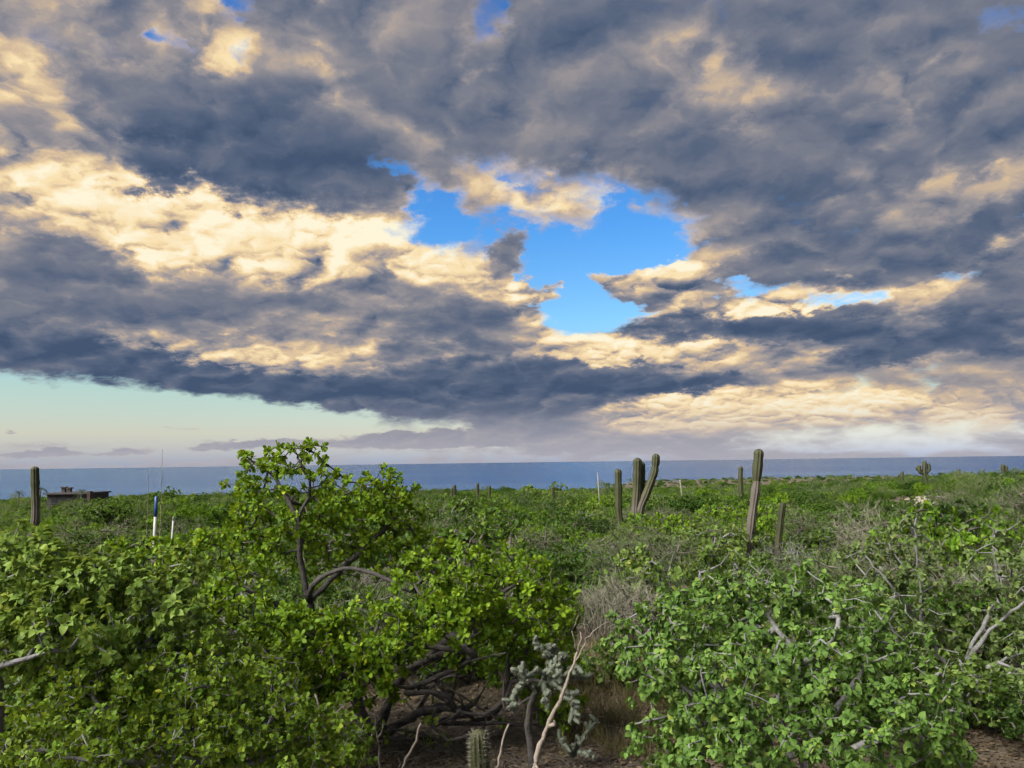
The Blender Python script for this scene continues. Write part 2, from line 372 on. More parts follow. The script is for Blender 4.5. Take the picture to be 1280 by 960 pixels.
def sand_path(pts_px, width):                  # a strip of bare sand laid on the ground along photo columns / distances
    pts = np.array([on_ground(px, d)[:2] for px, d in pts_px]); k = np.linspace(0, len(pts) - 1, 40)
    xs = np.interp(k, range(len(pts)), pts[:, 0]); ys = np.interp(k, range(len(pts)), pts[:, 1])
    t = nz(np.gradient(np.stack([xs, ys], -1), axis=0)); nrm = np.stack([-t[:, 1], t[:, 0]], -1)
    wd = width * (0.75 + 0.35 * np.sin(k * 2.3) + 0.2 * np.sin(k * 5.1 + 1))
    cols = np.linspace(-1, 1, 7)
    x = xs[:, None] + nrm[:, :1] * wd[:, None] * cols / 2; y = ys[:, None] + nrm[:, 1:] * wd[:, None] * cols / 2
    z = ground_z(x, y) + 0.05 + 0.03 * (1 - cols ** 2)
    nt = 7; i = (np.arange(39)[:, None] * nt + np.arange(6)).ravel()
    link('path', mesh_from('path', np.stack([x, y, z], -1).reshape(-1, 3), [np.stack([i, i + 1, i + nt + 1, i + nt], -1)], m_track), kind='structure')
    return np.stack([xs, ys], -1)
SAND = [(sand_path([(1070, 62), (1110, 64), (1150, 66), (1190, 78)], 9.0), 6.0),
        (sand_path([(235, 62), (285, 60), (330, 66)], 5.0), 3.6),
        (sand_path([(952, 34), (975, 35), (1000, 37)], 1.6), 1.3),
        (sand_path([(395, 150), (415, 150), (440, 170)], 9.0), 6.0)]

# sea
m_sea, out = new_mat('sea_water')
geo = S.tree.nodes.new('ShaderNodeNewGeometry'); pos = S(geo.outputs['Position'])
pw = vm('MULTIPLY', pos, (0.6, 1.0, 1.0))
h1 = noise(pw, 0.05, 6, .62, '3D'); h2 = noise(vm('MULTIPLY', pos, (0.25, 1, 1)), 0.0016, 4, .6, '3D')
col = ramp(h2, [(0.36, (.006, .050, .160)), (0.5, (.010, .066, .190)), (0.66, (.045, .105, .205))], 'LINEAR')
pb = node('ShaderNodeBsdfPrincipled', Base_Color=col, Roughness=0.22, IOR=1.33, Normal=bump(h1, 0.75, 5.0))
pb.inputs['Specular IOR Level'].default_value = 0.2
S.tree.links.new(pb.outputs[0], out.inputs[0])
xs = np.concatenate([-np.geomspace(120000, 200, 24), np.geomspace(200, 120000, 24)]); ys = np.geomspace(250, 120000, 40)
X, Y = np.meshgrid(xs, ys); nt = len(xs); i = (np.arange(len(ys) - 1)[:, None] * nt + np.arange(nt - 1)).ravel()
link('sea', mesh_from('sea', np.stack([X, Y, np.full_like(X, SEA_Z)], -1).reshape(-1, 3), [np.stack([i, i + 1, i + nt + 1, i + nt], -1)], m_sea), kind='structure')
# ------------------------------------------------------------------ plants: skeleton, bark tubes, leaves
def spline(pts, step=0.07, jit=0.0):
    pts = np.asarray(pts, float); n = len(pts)
    Pp = np.vstack([2 * pts[0] - pts[1], pts, 2 * pts[-1] - pts[-2]]); out = []
    for k in range(n - 1):
        a, b, c, d = Pp[k:k + 4]; m = max(2, int(np.linalg.norm(c - b) / step)); t = np.linspace(0, 1, m, endpoint=False)[:, None]
        out.append(0.5 * ((2 * b) + (-a + c) * t + (2 * a - 5 * b + 4 * c - d) * t ** 2 + (-a + 3 * b - 3 * c + d) * t ** 3))
    o = np.vstack(out + [pts[-1:]])
    if jit: o[1:] += rng.normal(0, jit, o[1:].shape)
    return o

class Skel:
    def __init__(s): s.pos = np.zeros((6000, 3)); s.par = []; s.minr = []; s.n = 0; s.tips = []
    def push(s, p_, par, r):
        if s.n >= len(s.pos): s.pos = np.vstack([s.pos, np.zeros_like(s.pos)])
        s.pos[s.n] = p_; s.par.append(par); s.minr.append(r); s.n += 1; return s.n - 1
    def limb(s, pts, r0_, r1_, step=0.07, jit=0.006, free=False):
        L = spline(pts, step, jit); m = len(L); par = -1; k0 = 0
        if s.n and not free:
            d = np.linalg.norm(s.pos[:s.n] - L[0], axis=1); par = int(d.argmin()); k0 = 1
        for k in range(k0, m): par = s.push(L[k], par, r0_ + (r1_ - r0_) * k / max(1, m - 1))
    def fill(s, T, step=0.09, crook=0.16, up=0.0):
        d0 = np.array([np.linalg.norm(s.pos[:s.n] - t, axis=1).min() for t in T])
        for t in T[np.argsort(d0)]:
            dv = s.pos[:s.n] - t; d = np.linalg.norm(dv, axis=1)
            d = d + up * np.maximum(0, s.pos[:s.n, 2] - t[2]) + 0.12 * np.array(s.minr[:s.n]) * 0
            par = int(d.argmin()); a = s.pos[par].copy(); L = np.linalg.norm(t - a)
            if L < 0.03: continue
            m = max(1, int(L / step)); off = nz(rng.normal(0, 1, 3)) * L * crook; off2 = nz(rng.normal(0, 1, 3)) * L * crook * 0.5
            for k in range(1, m + 1):
                u = k / m; q_ = a + (t - a) * u + off * math.sin(math.pi * u) + off2 * math.sin(2 * math.pi * u)
                par = s.push(q_, par, 0.0)
            s.tips.append(par)
    def radii(s, rt, e):
        cnt = np.zeros(s.n); cnt[s.tips] = 1
        for k in range(s.n - 1, 0, -1):
            if s.par[k] >= 0: cnt[s.par[k]] += cnt[k]
        s.cnt = cnt
        s.rad = np.maximum(rt * np.maximum(cnt, 0.6) ** e, np.array(s.minr))
    def chains(s):
        kids = [[] for _ in range(s.n)]
        for k in range(s.n):
            if s.par[k] >= 0: kids[s.par[k]].append(k)
        stack = [(-1, k) for k in range(s.n) if s.par[k] < 0]; out = []
        while stack:
            a, b = stack.pop(); ch = [a] if a >= 0 else []; ch.append(b)
            while kids[b]:
                ks = sorted(kids[b], key=lambda q_: -s.rad[q_] - 1e-4 * s.cnt[q_])
                for o in ks[1:]: stack.append((b, o))
                b = ks[0]; ch.append(b)
            out.append(ch)
        return out

def leaf_grid(kind):
    if kind == 'obovate':    # wide towards the tip, folded along the rib
        y = [0, .30, .62, .86, 1.0]; w = [.04, .13, .25, .22, .0]; z = [0, .05, .06, .02, -.05]; f = .10
    elif kind == 'heart':    # broad rounded heart, drooping tip
        y = [0, .12, .42, .74, 1.0]; w = [.08, .31, .36, .23, .0]; z = [0, .06, .09, .02, -.16]; f = .12
    elif kind == 'oval':
        y = [0, .22, .52, .80, 1.0]; w = [.04, .26, .34, .24, .0]; z = [0, .03, .04, .02, -.03]; f = .08
    elif kind == 'small':
        y = [0, .45, 1.0]; w = [.06, .36, .0]; z = [0, .04, 0]; f = .08
    elif kind == 'grass':
        y = [0, .5, 1.0]; w = [.012, .012, .0]; z = [0, .03, -.08]; f = .0
    elif kind == 'blade':
        y = [0, .5, 1.0]; w = [.018, .022, .0]; z = [0, .02, -.06]; f = .02
    n = len(y); V = []; Q = []; T = []
    for k in range(n - 1):
        V += [(-w[k], y[k], z[k] + f * w[k] * 2), (0, y[k], z[k]), (w[k], y[k], z[k] + f * w[k] * 2)]
    V.append((0, 1.0, z[-1]))
    for k in range(n - 2):
        a = 3 * k; Q += [(a, a + 1, a + 4, a + 3), (a + 1, a + 2, a + 5, a + 4)]
    a = 3 * (n - 2); T += [(a, a + 1, 3 * (n - 1)), (a + 1, a + 2, 3 * (n - 1))]
    return np.array(V, float), np.array(Q).reshape(-1, 4), np.array(T)
def leaf_frames(pos, axis, n, spread, droop, size, up=0.0, svar=0.42, back=0.0):
    """n leaves round each growing point; returns pos, dir, normal, size, var"""
    N = len(pos); axis = nz(axis)
    ref = np.where(np.abs(axis[:, 2:3]) > .9, np.array([[1., 0, 0]]), np.array([[0, 0, 1.]]))
    a = nz(np.cross(axis, ref)); b = np.cross(axis, a)
    ph = np.arange(n) * 2.399 + rng.uniform(0, 6.28, (N, 1)); tt = np.radians(spread[0] + (spread[1] - spread[0]) * rng.uniform(0, 1, (N, n)))
    rad = np.cos(ph)[..., None] * a[:, None] + np.sin(ph)[..., None] * b[:, None]
    d = axis[:, None] * np.cos(tt)[..., None] + rad * np.sin(tt)[..., None]
    nrm = axis[:, None] * np.sin(tt)[..., None] - rad * np.cos(tt)[..., None]
    d = d + np.array([0, 0, -1.0]) * droop * rng.uniform(.5, 1.3, (N, n, 1)) + rng.normal(0, .10, d.shape)
    d = nz(d)
    nrm = nrm * (1 - up) + np.array([0, 0, 1.0]) * up + rng.normal(0, .18, nrm.shape)
    nrm = nz(nrm - d * (nrm * d).sum(-1, keepdims=True))
    nrm = np.where(nrm[..., 2:3] < -0.2, -nrm, nrm)
    p_ = np.repeat(pos[:, None], n, 1) - axis[:, None] * back * rng.uniform(0, 1, (N, n, 1)) + d * 0.006
    sz = size * (1 + svar * rng.uniform(-1, 1, (N, n)))
    var = np.clip(rng.normal(.48, .20, (N, n)) + rng.normal(0, .15, (N, 1)), 0, .96)
    var = np.where(rng.uniform(0, 1, (N, n)) < .006, 1.0, var)
    f = lambda x: x.reshape(-1, *x.shape[2:])
    return f(p_), f(d), f(nrm), f(sz), f(var)
def leaf_mesh(acc, kind, L):
    V, Q, T = leaf_grid(kind); p_, d, nrm, sz, var = L; N = len(p_); sd = np.cross(d, nrm)
    W = p_[:, None] + sz[:, None, None] * (V[None, :, :1] * sd[:, None] + V[None, :, 1:2] * d[:, None] + V[None, :, 2:] * nrm[:, None])
    o = np.arange(N)[:, None, None] * len(V)
    acc.add(W.reshape(-1, 3), [(Q[None] + o).reshape(-1, 4)[:0] if not len(Q) else (Q[None] + o).reshape(-1, 4), (T[None] + o).reshape(-1, 3)], np.repeat(var, len(V)))

def crown_pts(blobs):
    out = []
    for (px, py, rx, ry, d, rd, n) in blobs:
        u = nz(rng.normal(0, 1, (n, 3))) * rng.uniform(0.15, 1, (n, 1)) ** 0.45
        u = np.where(rng.uniform(0, 1, (n, 1)) < .09, u * rng.uniform(1.1, 1.45, (n, 1)), u)      # stray shoots
        for k in range(n):
            out.append(P(px + u[k, 0] * rx, py + u[k, 1] * ry, d + u[k, 2] * rd))
    out = np.array(out)
    return out[out[:, 2] > ground_z(out[:, 0], out[:, 1]) + 0.12]

def build_shrub(root, sk, mats, leafset, single=220, thick=0.022, kind='obovate', per_twig=None, twig_r=.004, e=.5, sides=6):
    """root Empty -> trunk, branch.., twigs (stuff), leaf.. (nearest), foliage (stuff)"""
    org = np.array(root.location); sk.radii(twig_r, e); bark, leafm = mats
    tw = Acc(); nb = 0; first = True
    for ch in sk.chains():
        r = sk.rad[ch].copy(); pts = sk.pos[ch]
        if len(ch) > 1: r[0] = min(r[0], r[1] * 1.25)
        if len(pts) < 2: continue
        if (r.max() > thick and nb < 60) or first:
            ac = Acc(); tube(ac, pts, r * (1 + .15 * np.convolve(rng.normal(0, 1, len(r) + 2), [.5, .7, .5], 'valid')), 9, rng.uniform(.3, .7))
            link('trunk' if first else 'branch', ac.mesh('branch', bark, org), root); nb += 1; first = False
        else: tube(tw, pts, r, 4 if r.max() < .012 else sides, rng.uniform(.2, .8), cap=False)
    if tw.n: link('twigs', tw.mesh('twigs', bark, org), root, kind='stuff')
    p_, d, nrm, sz, var = leafset
    order = np.argsort(np.linalg.norm(p_ - CAM, axis=1) / sz)
    # the leaves that show largest are parts of their own
    keep = order[:single] if single else order[:0]; rest = order[single:]
    if single:
        V, Q, T = leaf_grid(kind); protos = [mesh_from('leaf', V, [Q, T], leafm, np.full(len(V), v)) for v in (.25, .4, .5, .6, .75)]
        for k in keep:
            o = bpy.data.objects.new('leaf', protos[int(np.clip((var[k] - .15) * 7, 0, 4))]); C.objects.link(o); o.parent = root
            s_ = np.cross(d[k], nrm[k]) * sz[k]; f_ = d[k] * sz[k]; n_ = nrm[k] * sz[k]; t_ = p_[k] - org
            o.matrix_basis = Matrix(((s_[0], f_[0], n_[0], t_[0]), (s_[1], f_[1], n_[1], t_[1]), (s_[2], f_[2], n_[2], t_[2]), (0, 0, 0, 1)))
    ac = Acc(); leaf_mesh(ac, kind, (p_[rest], d[rest], nrm[rest], sz[rest], var[rest]))
    link('foliage', ac.mesh('foliage', leafm, org), root, kind='stuff')
def tip_frames(sk):
    t = np.array(sk.tips); par = np.array(sk.par)[t]; return sk.pos[t], nz(sk.pos[t] - sk.pos[par])
def thin_nodes(sk, maxcnt, prob):              # points along thin twigs, for leaves set along the shoot
    idx = np.array([k for k in range(1, sk.n) if sk.par[k] >= 0 and sk.cnt[k] <= maxcnt and rng.uniform() < prob])
    par = np.array(sk.par)[idx]; return sk.pos[idx], nz(sk.pos[idx] - sk.pos[par])
def cat(*Ls): return tuple(np.concatenate(x) for x in zip(*Ls))

G = lambda r, g, b: (r, g, b)
m_bark_dark = bark_mat('dark_grey_bark', (.018, .016, .017), (.085, .077, .076))
m_bark_grey = bark_mat('pale_grey_bark', (.055, .056, .060), (.20, .205, .215))
m_twig_pale = bark_mat('pale_grey_twig', (.080, .082, .085), (.24, .245, .25))
m_bark_mid = bark_mat('brown_bark', (.04, .034, .03), (.15, .135, .12))
m_dead = bark_mat('dead_wood', (.07, .052, .042), (.30, .26, .225), 26)
m_leaf_bright = leaf_mat('bright_rosette_leaf', (0.043, 0.098, 0.005), (0.118, 0.225, 0.010), (0.215, 0.332, 0.018))
m_leaf_broad = leaf_mat('broad_pale_leaf', (0.062, 0.119, 0.017), (0.144, 0.239, 0.038), (0.250, 0.365, 0.071))
m_leaf_small = leaf_mat('small_yellowish_leaf', (.050, .098, .007), (.112, .205, .016), (.20, .30, .03))
m_leaf_heart = leaf_mat('drooping_heart_leaf', (0.050, 0.107, 0.020), (0.108, 0.210, 0.040), (0.185, 0.314, 0.065))
m_leaf_soft = leaf_mat('soft_grey_green_leaf', (0.057, 0.099, 0.023), (0.119, 0.185, 0.052), (0.197, 0.275, 0.093))

# ---- the big gnarled shrub in the middle
base = on_ground(470, 6.75)
def PP(*a): return [P(*q_) for q_ in a]
sk = Skel()
sk.limb([base + [0, 0, -.05]] + PP((440, 862, 6.7), (402, 800, 6.6), (386, 752, 6.5), (398, 724, 6.4), (440, 711, 6.35), (478, 722, 6.3), (512, 740, 6.25)), 0.0422, 0.0135)
sk.limb(PP((386, 752, 6.5), (376, 700, 6.5), (371, 650, 6.5), (345, 600, 6.55), (318, 578, 6.6)), 0.0231, 0.0075)
sk.limb(PP((371, 650, 6.5), (388, 612, 6.4), (372, 572, 6.4)), 0.0122, 0.0060)
sk.limb([base] + PP((500, 848, 6.5), (540, 822, 6.3), (575, 812, 6.2), (588, 800, 6.15), (568, 795, 6.2), (530, 824, 6.35), (500, 850, 6.5)), 0.0374, 0.0300)
sk.limb(PP((540, 822, 6.3), (590, 775, 6.2), (630, 740, 6.3), (670, 715, 6.4)), 0.0231, 0.0090)
sk.limb([base + [0.02, -.05, .02]] + PP((520, 893, 6.45), (548, 884, 6.35), (590, 893, 6.25), (622, 884, 6.25), (645, 842, 6.3), (668, 790, 6.4)), 0.0340, 0.0120)
sk.limb(PP((548, 884, 6.35), (540, 905, 6.2), (560, 925, 6.1), (590, 918, 6.1)), 0.0177, 0.0120)
sk.limb(PP((440, 862, 6.7), (370, 838, 6.6), (300, 800, 6.5), (235, 742, 6.6), (180, 706, 6.7)), 0.0299, 0.0090)
sk.limb(PP((402, 800, 6.6), (330, 745, 6.4), (260, 732, 6.2), (215, 735, 6.1)), 0.0204, 0.0090)
sk.limb(PP((386, 752, 6.5), (450, 690, 6.8), (490, 650, 6.9), (478, 612, 6.9)), 0.0163, 0.0060)
sk.limb(PP((440, 862, 6.7), (400, 872, 6.2), (345, 870, 5.9), (305, 895, 5.7)), 0.0231, 0.0105)
sk.limb(PP((512, 740, 6.25), (560, 700, 6.6), (600, 680, 6.8)), 0.0136, 0.0060)
for k in range(16):                             # tangle of dark lower limbs
    x0_, y0_, d0_ = rng.uniform(500, 640), rng.uniform(850, 905), rng.uniform(6.2, 6.8)
    sk.limb(PP((x0_, y0_, d0_), (x0_ + rng.normal(0, 22), y0_ + rng.normal(4, 14), d0_ + rng.normal(0, .15)), (x0_ + rng.normal(10, 34), y0_ + rng.normal(-6, 22), d0_ + rng.normal(0, .2)), (x0_ + rng.normal(10, 50), y0_ + rng.normal(-26, 30), d0_ + rng.normal(0, .3))), rng.uniform(.009, .020), .005)
T = crown_pts([(372, 578, 50, 30, 6.45, .35, 46), (312, 592, 28, 32, 6.55, .25, 28), (345, 640, 70, 50, 6.7, .5, 96), (430, 625, 60, 40, 6.6, .5, 84), (483, 622, 34, 34, 6.8, .4, 56),
               (290, 690, 70, 45, 6.6, .6, 98), (185, 704, 70, 36, 6.7, .5, 112), (420, 676, 80, 46, 6.95, .4, 90), (500, 680, 60, 50, 6.9, .5, 95), (150, 740, 60, 40, 6.6, .5, 56),
               (560, 730, 80, 55, 6.3, .7, 154), (640, 745, 70, 60, 6.3, .6, 168), (690, 775, 34, 50, 6.3, .45, 77), (600, 800, 90, 40, 6.5, .5, 112), (455, 800, 70, 50, 6.0, .5, 110),
               (380, 800, 70, 50, 5.9, .5, 126), (300, 770, 80, 50, 6.1, .6, 112), (440, 850, 70, 40, 5.9, .4, 84), (360, 860, 60, 36, 5.9, .4, 56), (690, 850, 40, 60, 6.7, .4, 98), (560, 770, 60, 40, 6.0, .4, 70), (700, 900, 30, 36, 6.7, .3, 36)])
sk.fill(T, .08, .17)
sk.radii(.0042, .32)
L = leaf_frames(*tip_frames(sk), 17, (15, 95), .05, .046, up=.25, back=.03)
L2 = leaf_frames(*thin_nodes(sk, 2, .36), 5, (45, 100), .08, .046, up=.35)
shrub_a = thing('gnarled_shrub', 'big gnarled shrub with bright green leaf rosettes and twisting dark limbs', 'shrub', base)
build_shrub(shrub_a, sk, (m_bark_dark, m_leaf_bright), cat(L, L2), 300, .02, 'obovate', twig_r=.0042, e=.32)

# ---- broad-leaved shrub at the left edge
base = on_ground(20, 5.2)
sk = Skel()
sk.limb([base + [0, 0, -.05]] + PP((40, 900, 5.0), (70, 820, 4.8), (90, 760, 4.7)), .035, .014)
sk.limb([base] + PP((0, 860, 4.8), (-30, 780, 4.7), (10, 700, 4.8)), .03, .012)
sk.limb(PP((-30, 850, 4.4), (20, 828, 4.2), (62, 815, 4.1)), .013, .009)
sk.limb(PP((40, 900, 5.0), (130, 850, 4.7), (200, 790, 4.8)), .026, .01)
T = crown_pts([(30, 720, 80, 50, 4.7, .5, 170), (110, 730, 80, 50, 4.8, .5, 160), (60, 790, 110, 60, 4.5, .5, 220), (190, 770, 80, 60, 4.9, .5, 160), (-40, 760, 70, 90, 4.6, .5, 70), (100, 850, 100, 50, 4.6, .4, 70), (30, 680, 50, 30, 4.9, .4, 50), (225, 720, 40, 40, 5.2, .4, 36)])
sk.fill(T, .08, .14); sk.radii(.003, .5)
L = cat(leaf_frames(*tip_frames(sk), 13, (30, 95), .28, .042, up=.5, back=.05), leaf_frames(*thin_nodes(sk, 3, .5), 5, (50, 100), .28, .038, up=.5))
o = thing('broad_leaf_shrub', 'pale green shrub with broad rounded leaves left of the gnarled shrub', 'shrub', base)
build_shrub(o, sk, (m_bark_grey, m_leaf_broad), L, 260, .016, 'heart', twig_r=.003, e=.36)

# ---- low small-leaved shrub in front, at the lower left
base = on_ground(230, 5.0)
sk = Skel()
for pts in ([(200, 960, 4.6), (150, 900, 4.4), (100, 860, 4.3)], [(230, 940, 4.6), (240, 880, 4.5), (230, 830, 4.6)], [(280, 950, 4.6), (340, 900, 4.7), (380, 870, 4.9)], [(250, 960, 4.4), (120, 950, 4.1), (20, 930, 4.0)], [(300, 960, 4.5), (400, 940, 4.7), (450, 915, 4.9)]):
    sk.limb([base + rng.normal(0, .03, 3) * [1, 1, 0]] + PP(*pts), .02, .007, free=True)
T = crown_pts([(110, 880, 110, 60, 4.4, .5, 330), (230, 860, 110, 60, 4.6, .5, 330), (330, 900, 90, 60, 4.7, .5, 270), (60, 940, 110, 50, 4.1, .4, 230), (200, 930, 120, 50, 4.3, .4, 270), (410, 920, 60, 40, 4.9, .4, 130), (380, 945, 90, 30, 4.7, .4, 130), (300, 960, 100, 40, 4.4, .3, 90), (330, 835, 50, 30, 5.0, .3, 60), (300, 810, 30, 24, 5.1, .3, 24)])
sk.fill(T, .06, .2); sk.radii(.0024, .47)
L = cat(leaf_frames(*tip_frames(sk), 10, (20, 90), .0, .029, up=.3, back=.05), leaf_frames(*thin_nodes(sk, 3, .6), 4, (40, 90), .0, .026, up=.3))
o = thing('small_leaf_shrub', 'low tangled yellow-green shrub with tiny leaves in front of the gnarled shrub', 'shrub', base)
build_shrub(o, sk, (m_bark_grey, m_leaf_small), L, 260, .012, 'oval', twig_r=.0022, e=.36)

# ---- drooping heart-leaved shrub at the lower right
base = on_ground(985, 5.0)
sk = Skel()
for pts in ([(960, 930, 4.9), (930, 880, 4.8), (880, 850, 4.7), (820, 790, 4.8)], [(985, 940, 4.8), (990, 880, 4.7), (1000, 830, 4.7), (960, 770, 4.9)], [(1010, 930, 4.8), (1060, 870, 4.8), (1090, 800, 4.9)], [(980, 950, 4.6), (1060, 940, 4.3), (1130, 910, 4.3)], [(950, 930, 4.8), (880, 880, 4.8), (830, 840, 4.8)], [(990, 860, 4.7), (1040, 800, 4.6), (1050, 770, 4.6)]):
    sk.limb([base + rng.normal(0, .03, 3) * [1, 1, 0]] + PP(*pts), .020, .007, free=len(sk.par) == 0 or pts[0][1] > 900)
T = crown_pts([(880, 770, 110, 45, 4.9, .5, 150), (960, 740, 90, 40, 5.1, .5, 110), (1050, 770, 90, 50, 5.0, .5, 130), (830, 830, 70, 50, 4.8, .4, 90), (930, 840, 110, 60, 4.6, .5, 150), (1040, 850, 110, 70, 4.6, .5, 180), (1120, 850, 70, 70, 4.8, .4, 110), (1080, 920, 110, 50, 4.3, .4, 150), (960, 930, 80, 50, 4.4, .3, 80), (1170, 910, 40, 60, 4.5, .3, 60), (800, 790, 40, 40, 5.0, .3, 30), (880, 900, 60, 50, 4.7, .3, 60), (830, 930, 60, 40, 4.8, .3, 50), (900, 950, 80, 30, 4.5, .3, 60), (1190, 950, 40, 30, 4.6, .3, 30)])
sk.fill(T, .08, .14); sk.radii(.003, .5)
L = cat(leaf_frames(*tip_frames(sk), 14, (30, 100), .60, .034, up=.55, back=.05), leaf_frames(*thin_nodes(sk, 3, .26), 6, (50, 110), .65, .031, up=.55))
o = thing('drooping_leaf_shrub', 'dense shrub with drooping heart-shaped green leaves right of the cholla cactus', 'shrub', base)
build_shrub(o, sk, (m_twig_pale, m_leaf_heart), L, 300, .013, 'heart', twig_r=.003, e=.36)

# ---- open grey-limbed shrub at the right edge
base = on_ground(1190, 7.4)
sk = Skel()
for pts in ([(1200, 850, 7.3), (1225, 805, 7.1), (1265, 765, 7.0), (1330, 720, 6.9)], [(1215, 850, 7.2), (1250, 828, 7.0), (1320, 800, 6.8)], [(1180, 850, 7.3), (1156, 800, 7.3), (1150, 730, 7.2), (1142, 660, 7.2)], [(1190, 860, 7.2), (1245, 745, 7.4), (1240, 680, 7.4)], [(1180, 855, 7.4), (1120, 800, 7.5), (1100, 730, 7.6)], [(1156, 790, 7.3), (1120, 740, 7.0), (1085, 700, 7.0)]):
    sk.limb([base + rng.normal(0, .03, 3) * [1, 1, 0]] + PP(*pts), .026, .008, free=True)
T = crown_pts([(1140, 690, 60, 50, 7.3, .5, 50), (1240, 700, 70, 60, 7.4, .6, 70), (1110, 760, 70, 50, 7.3, .5, 60), (1200, 770, 80, 50, 7.4, .5, 60), (1290, 760, 60, 90, 7.0, .6, 60), (1260, 870, 60, 50, 6.8, .4, 110), (1300, 900, 50, 60, 6.6, .4, 70), (1215, 820, 60, 40, 7.6, .4, 70), (1090, 700, 50, 40, 7.4, .4, 40)])
sk.fill(T, .10, .20); sk.radii(.0042, .46)
L = cat(leaf_frames(*tip_frames(sk), 13, (40, 100), .5, .044, up=.5, back=.05), leaf_frames(*thin_nodes(sk, 2, .25), 4, (60, 110), .5, .040, up=.5))
o = thing('open_grey_shrub', 'open shrub with bare grey branches showing between drooping pale leaves', 'shrub', base)
build_shrub(o, sk, (m_twig_pale, m_leaf_soft), L, 260, .014, 'heart', twig_r=.0038, e=.34)
# ------------------------------------------------------------------ scrub on the slope: shrub kinds and their copies
OV = 0.7
m_s_round = leaf_mat('scrub_mid_leaf', (0.018, 0.047, 0.007), (0.056, 0.126, 0.016), (0.108, 0.197, 0.027), objvar=OV)
m_s_bright = leaf_mat('scrub_bright_leaf', (0.038, 0.095, 0.005), (0.096, 0.203, 0.010), (0.168, 0.294, 0.018), objvar=OV)
m_s_feather = leaf_mat('scrub_feathery_leaf', (0.050, 0.082, 0.031), (0.101, 0.151, 0.057), (0.160, 0.217, 0.089), objvar=OV)
m_s_pale = leaf_mat('scrub_pale_leaf', (0.046, 0.095, 0.014), (0.105, 0.181, 0.032), (0.176, 0.260, 0.057), objvar=OV)
m_dry_twig = bark_mat('dry_twig', (.10, .096, .074), (.22, .212, .17), 6)

def proto(kind, seed):
    """one shrub of about 1 m radius standing at the origin: (parts) list of name, mesh, kind"""
    global rng
    keep = rng; rng = np.random.default_rng(seed); sk = Skel()
    spec = dict(round=(7, 300, .62, .95, m_bark_mid, m_s_round, 'small', 13, .056, (20, 95), .0),
                bright=(7, 340, .62, .90, m_bark_dark, m_s_bright, 'obovate', 13, .060, (20, 95), .0),
                feather=(10, 260, .75, 1.15, m_bark_mid, m_s_feather, 'blade', 15, .13, (10, 60), .0),
                pale=(7, 230, .66, 1.05, m_bark_grey, m_s_pale, 'oval', 10, .064, (35, 95), .45),
                twig=(13, 150, .66, 1.10, m_bark_grey, m_s_feather, 'small', 3, .050, (20, 80), .0),
                dry=(30, 330, .60, 1.05, m_dry_twig, m_dry_twig, 'grass', 5, .20, (5, 45), .0))[kind]
    nl, nt, rw, h, bark, lm, lk, nleaf, ls, spr, droop = spec
    for k in range(nl):
        az = k * 2.399 + rng.uniform(-.4, .4); tl = rng.uniform(.25, 1.0); e_ = np.array([math.cos(az) * tl * rw, math.sin(az) * tl * rw, h * rng.uniform(.55, .85)])
        b0 = np.array([math.cos(az), math.sin(az), 0]) * (.05 if kind != 'dry' else .2 * rng.uniform(0, 1)); b0[2] = -.04
        sk.limb([b0, e_ * [.35, .35, .35] + rng.normal(0, .05, 3), e_ * [.8, .8, .72] + rng.normal(0, .06, 3), e_], (.022 if kind != 'dry' else .005), (.006 if kind != 'dry' else .003), step=.10, free=True)
    lobes = [(np.array([0, 0, .55 * h]), np.array([.75, .75, .42 * h]))]
    for k in range(6):
        az = rng.uniform(0, 6.28); lobes.append((np.array([math.cos(az) * .55, math.sin(az) * .55, h * rng.uniform(.35, .78)]), np.array([.42, .42, .32 * h]) * rng.uniform(.7, 1.2)))
    T = []
    for k in range(nt):
        c_, r_ = lobes[rng.integers(len(lobes))]; u = nz(rng.normal(0, 1, 3)) * rng.uniform(.2, 1) ** .4; T.append(c_ + r_ * u)
    T = np.array(T); T = T[T[:, 2] > .05]
    sk.fill(T, .11, .16 if kind != 'dry' else .25); sk.radii({'twig': .006, 'dry': .0028}.get(kind, .005), .42 if kind != 'dry' else .3)
    tp, td = tip_frames(sk); td = nz(td + np.array([0, 0, .5 if kind in ('feather', 'dry') else .15]))
    L = leaf_frames(tp, td, nleaf, spr, droop, ls, up=.3, back=.08)
    tn = thin_nodes(sk, 3, .55)
    L = cat(L, leaf_frames(*tn, max(1, nleaf // 3), spr, droop, ls * .9, up=.3))
    ac = Acc()
    for ch in sk.chains():
        if len(ch) > 1: tube(ac, sk.pos[ch], np.minimum(sk.rad[ch], .03), 4, rng.uniform(.2, .8), cap=False)
    stems = ac.mesh(kind + '_stems', bark); ac = Acc(); leaf_mesh(ac, lk, L); fol = ac.mesh(kind + '_foliage', lm)
    rng = keep
    return [('stems', stems), ('foliage', fol)]
PROTO = {k: [proto(k, 40 + 7 * i + n_) for n_ in range(2 if k in ('twig', 'dry') else 3)] for i, k in enumerate(('round', 'bright', 'feather', 'pale', 'twig', 'dry'))}
KIND = dict(
    round=('round_bush', 'rounded mid-green bush in the scrub on the slope', 'rounded mid-green bushes of the slope'),
    bright=('bright_bush', 'dense bright yellow-green bush in the scrub on the slope', 'bright green bushes of the slope'),
    feather=('feathery_bush', 'feathery grey-green bush with fine needle-like leaves on the slope', 'feathery grey-green bushes of the slope'),
    pale=('pale_bush', 'loose pale green bush with drooping oval leaves on the slope', 'pale green bushes of the slope'),
    twig=('bare_twig_bush', 'nearly leafless bush of bare grey twigs in the scrub', 'bare twig bushes of the slope'),
    dry=('dry_brush', 'dry straw-grey clump of wiry brush among green bushes', 'dry brush clumps'))
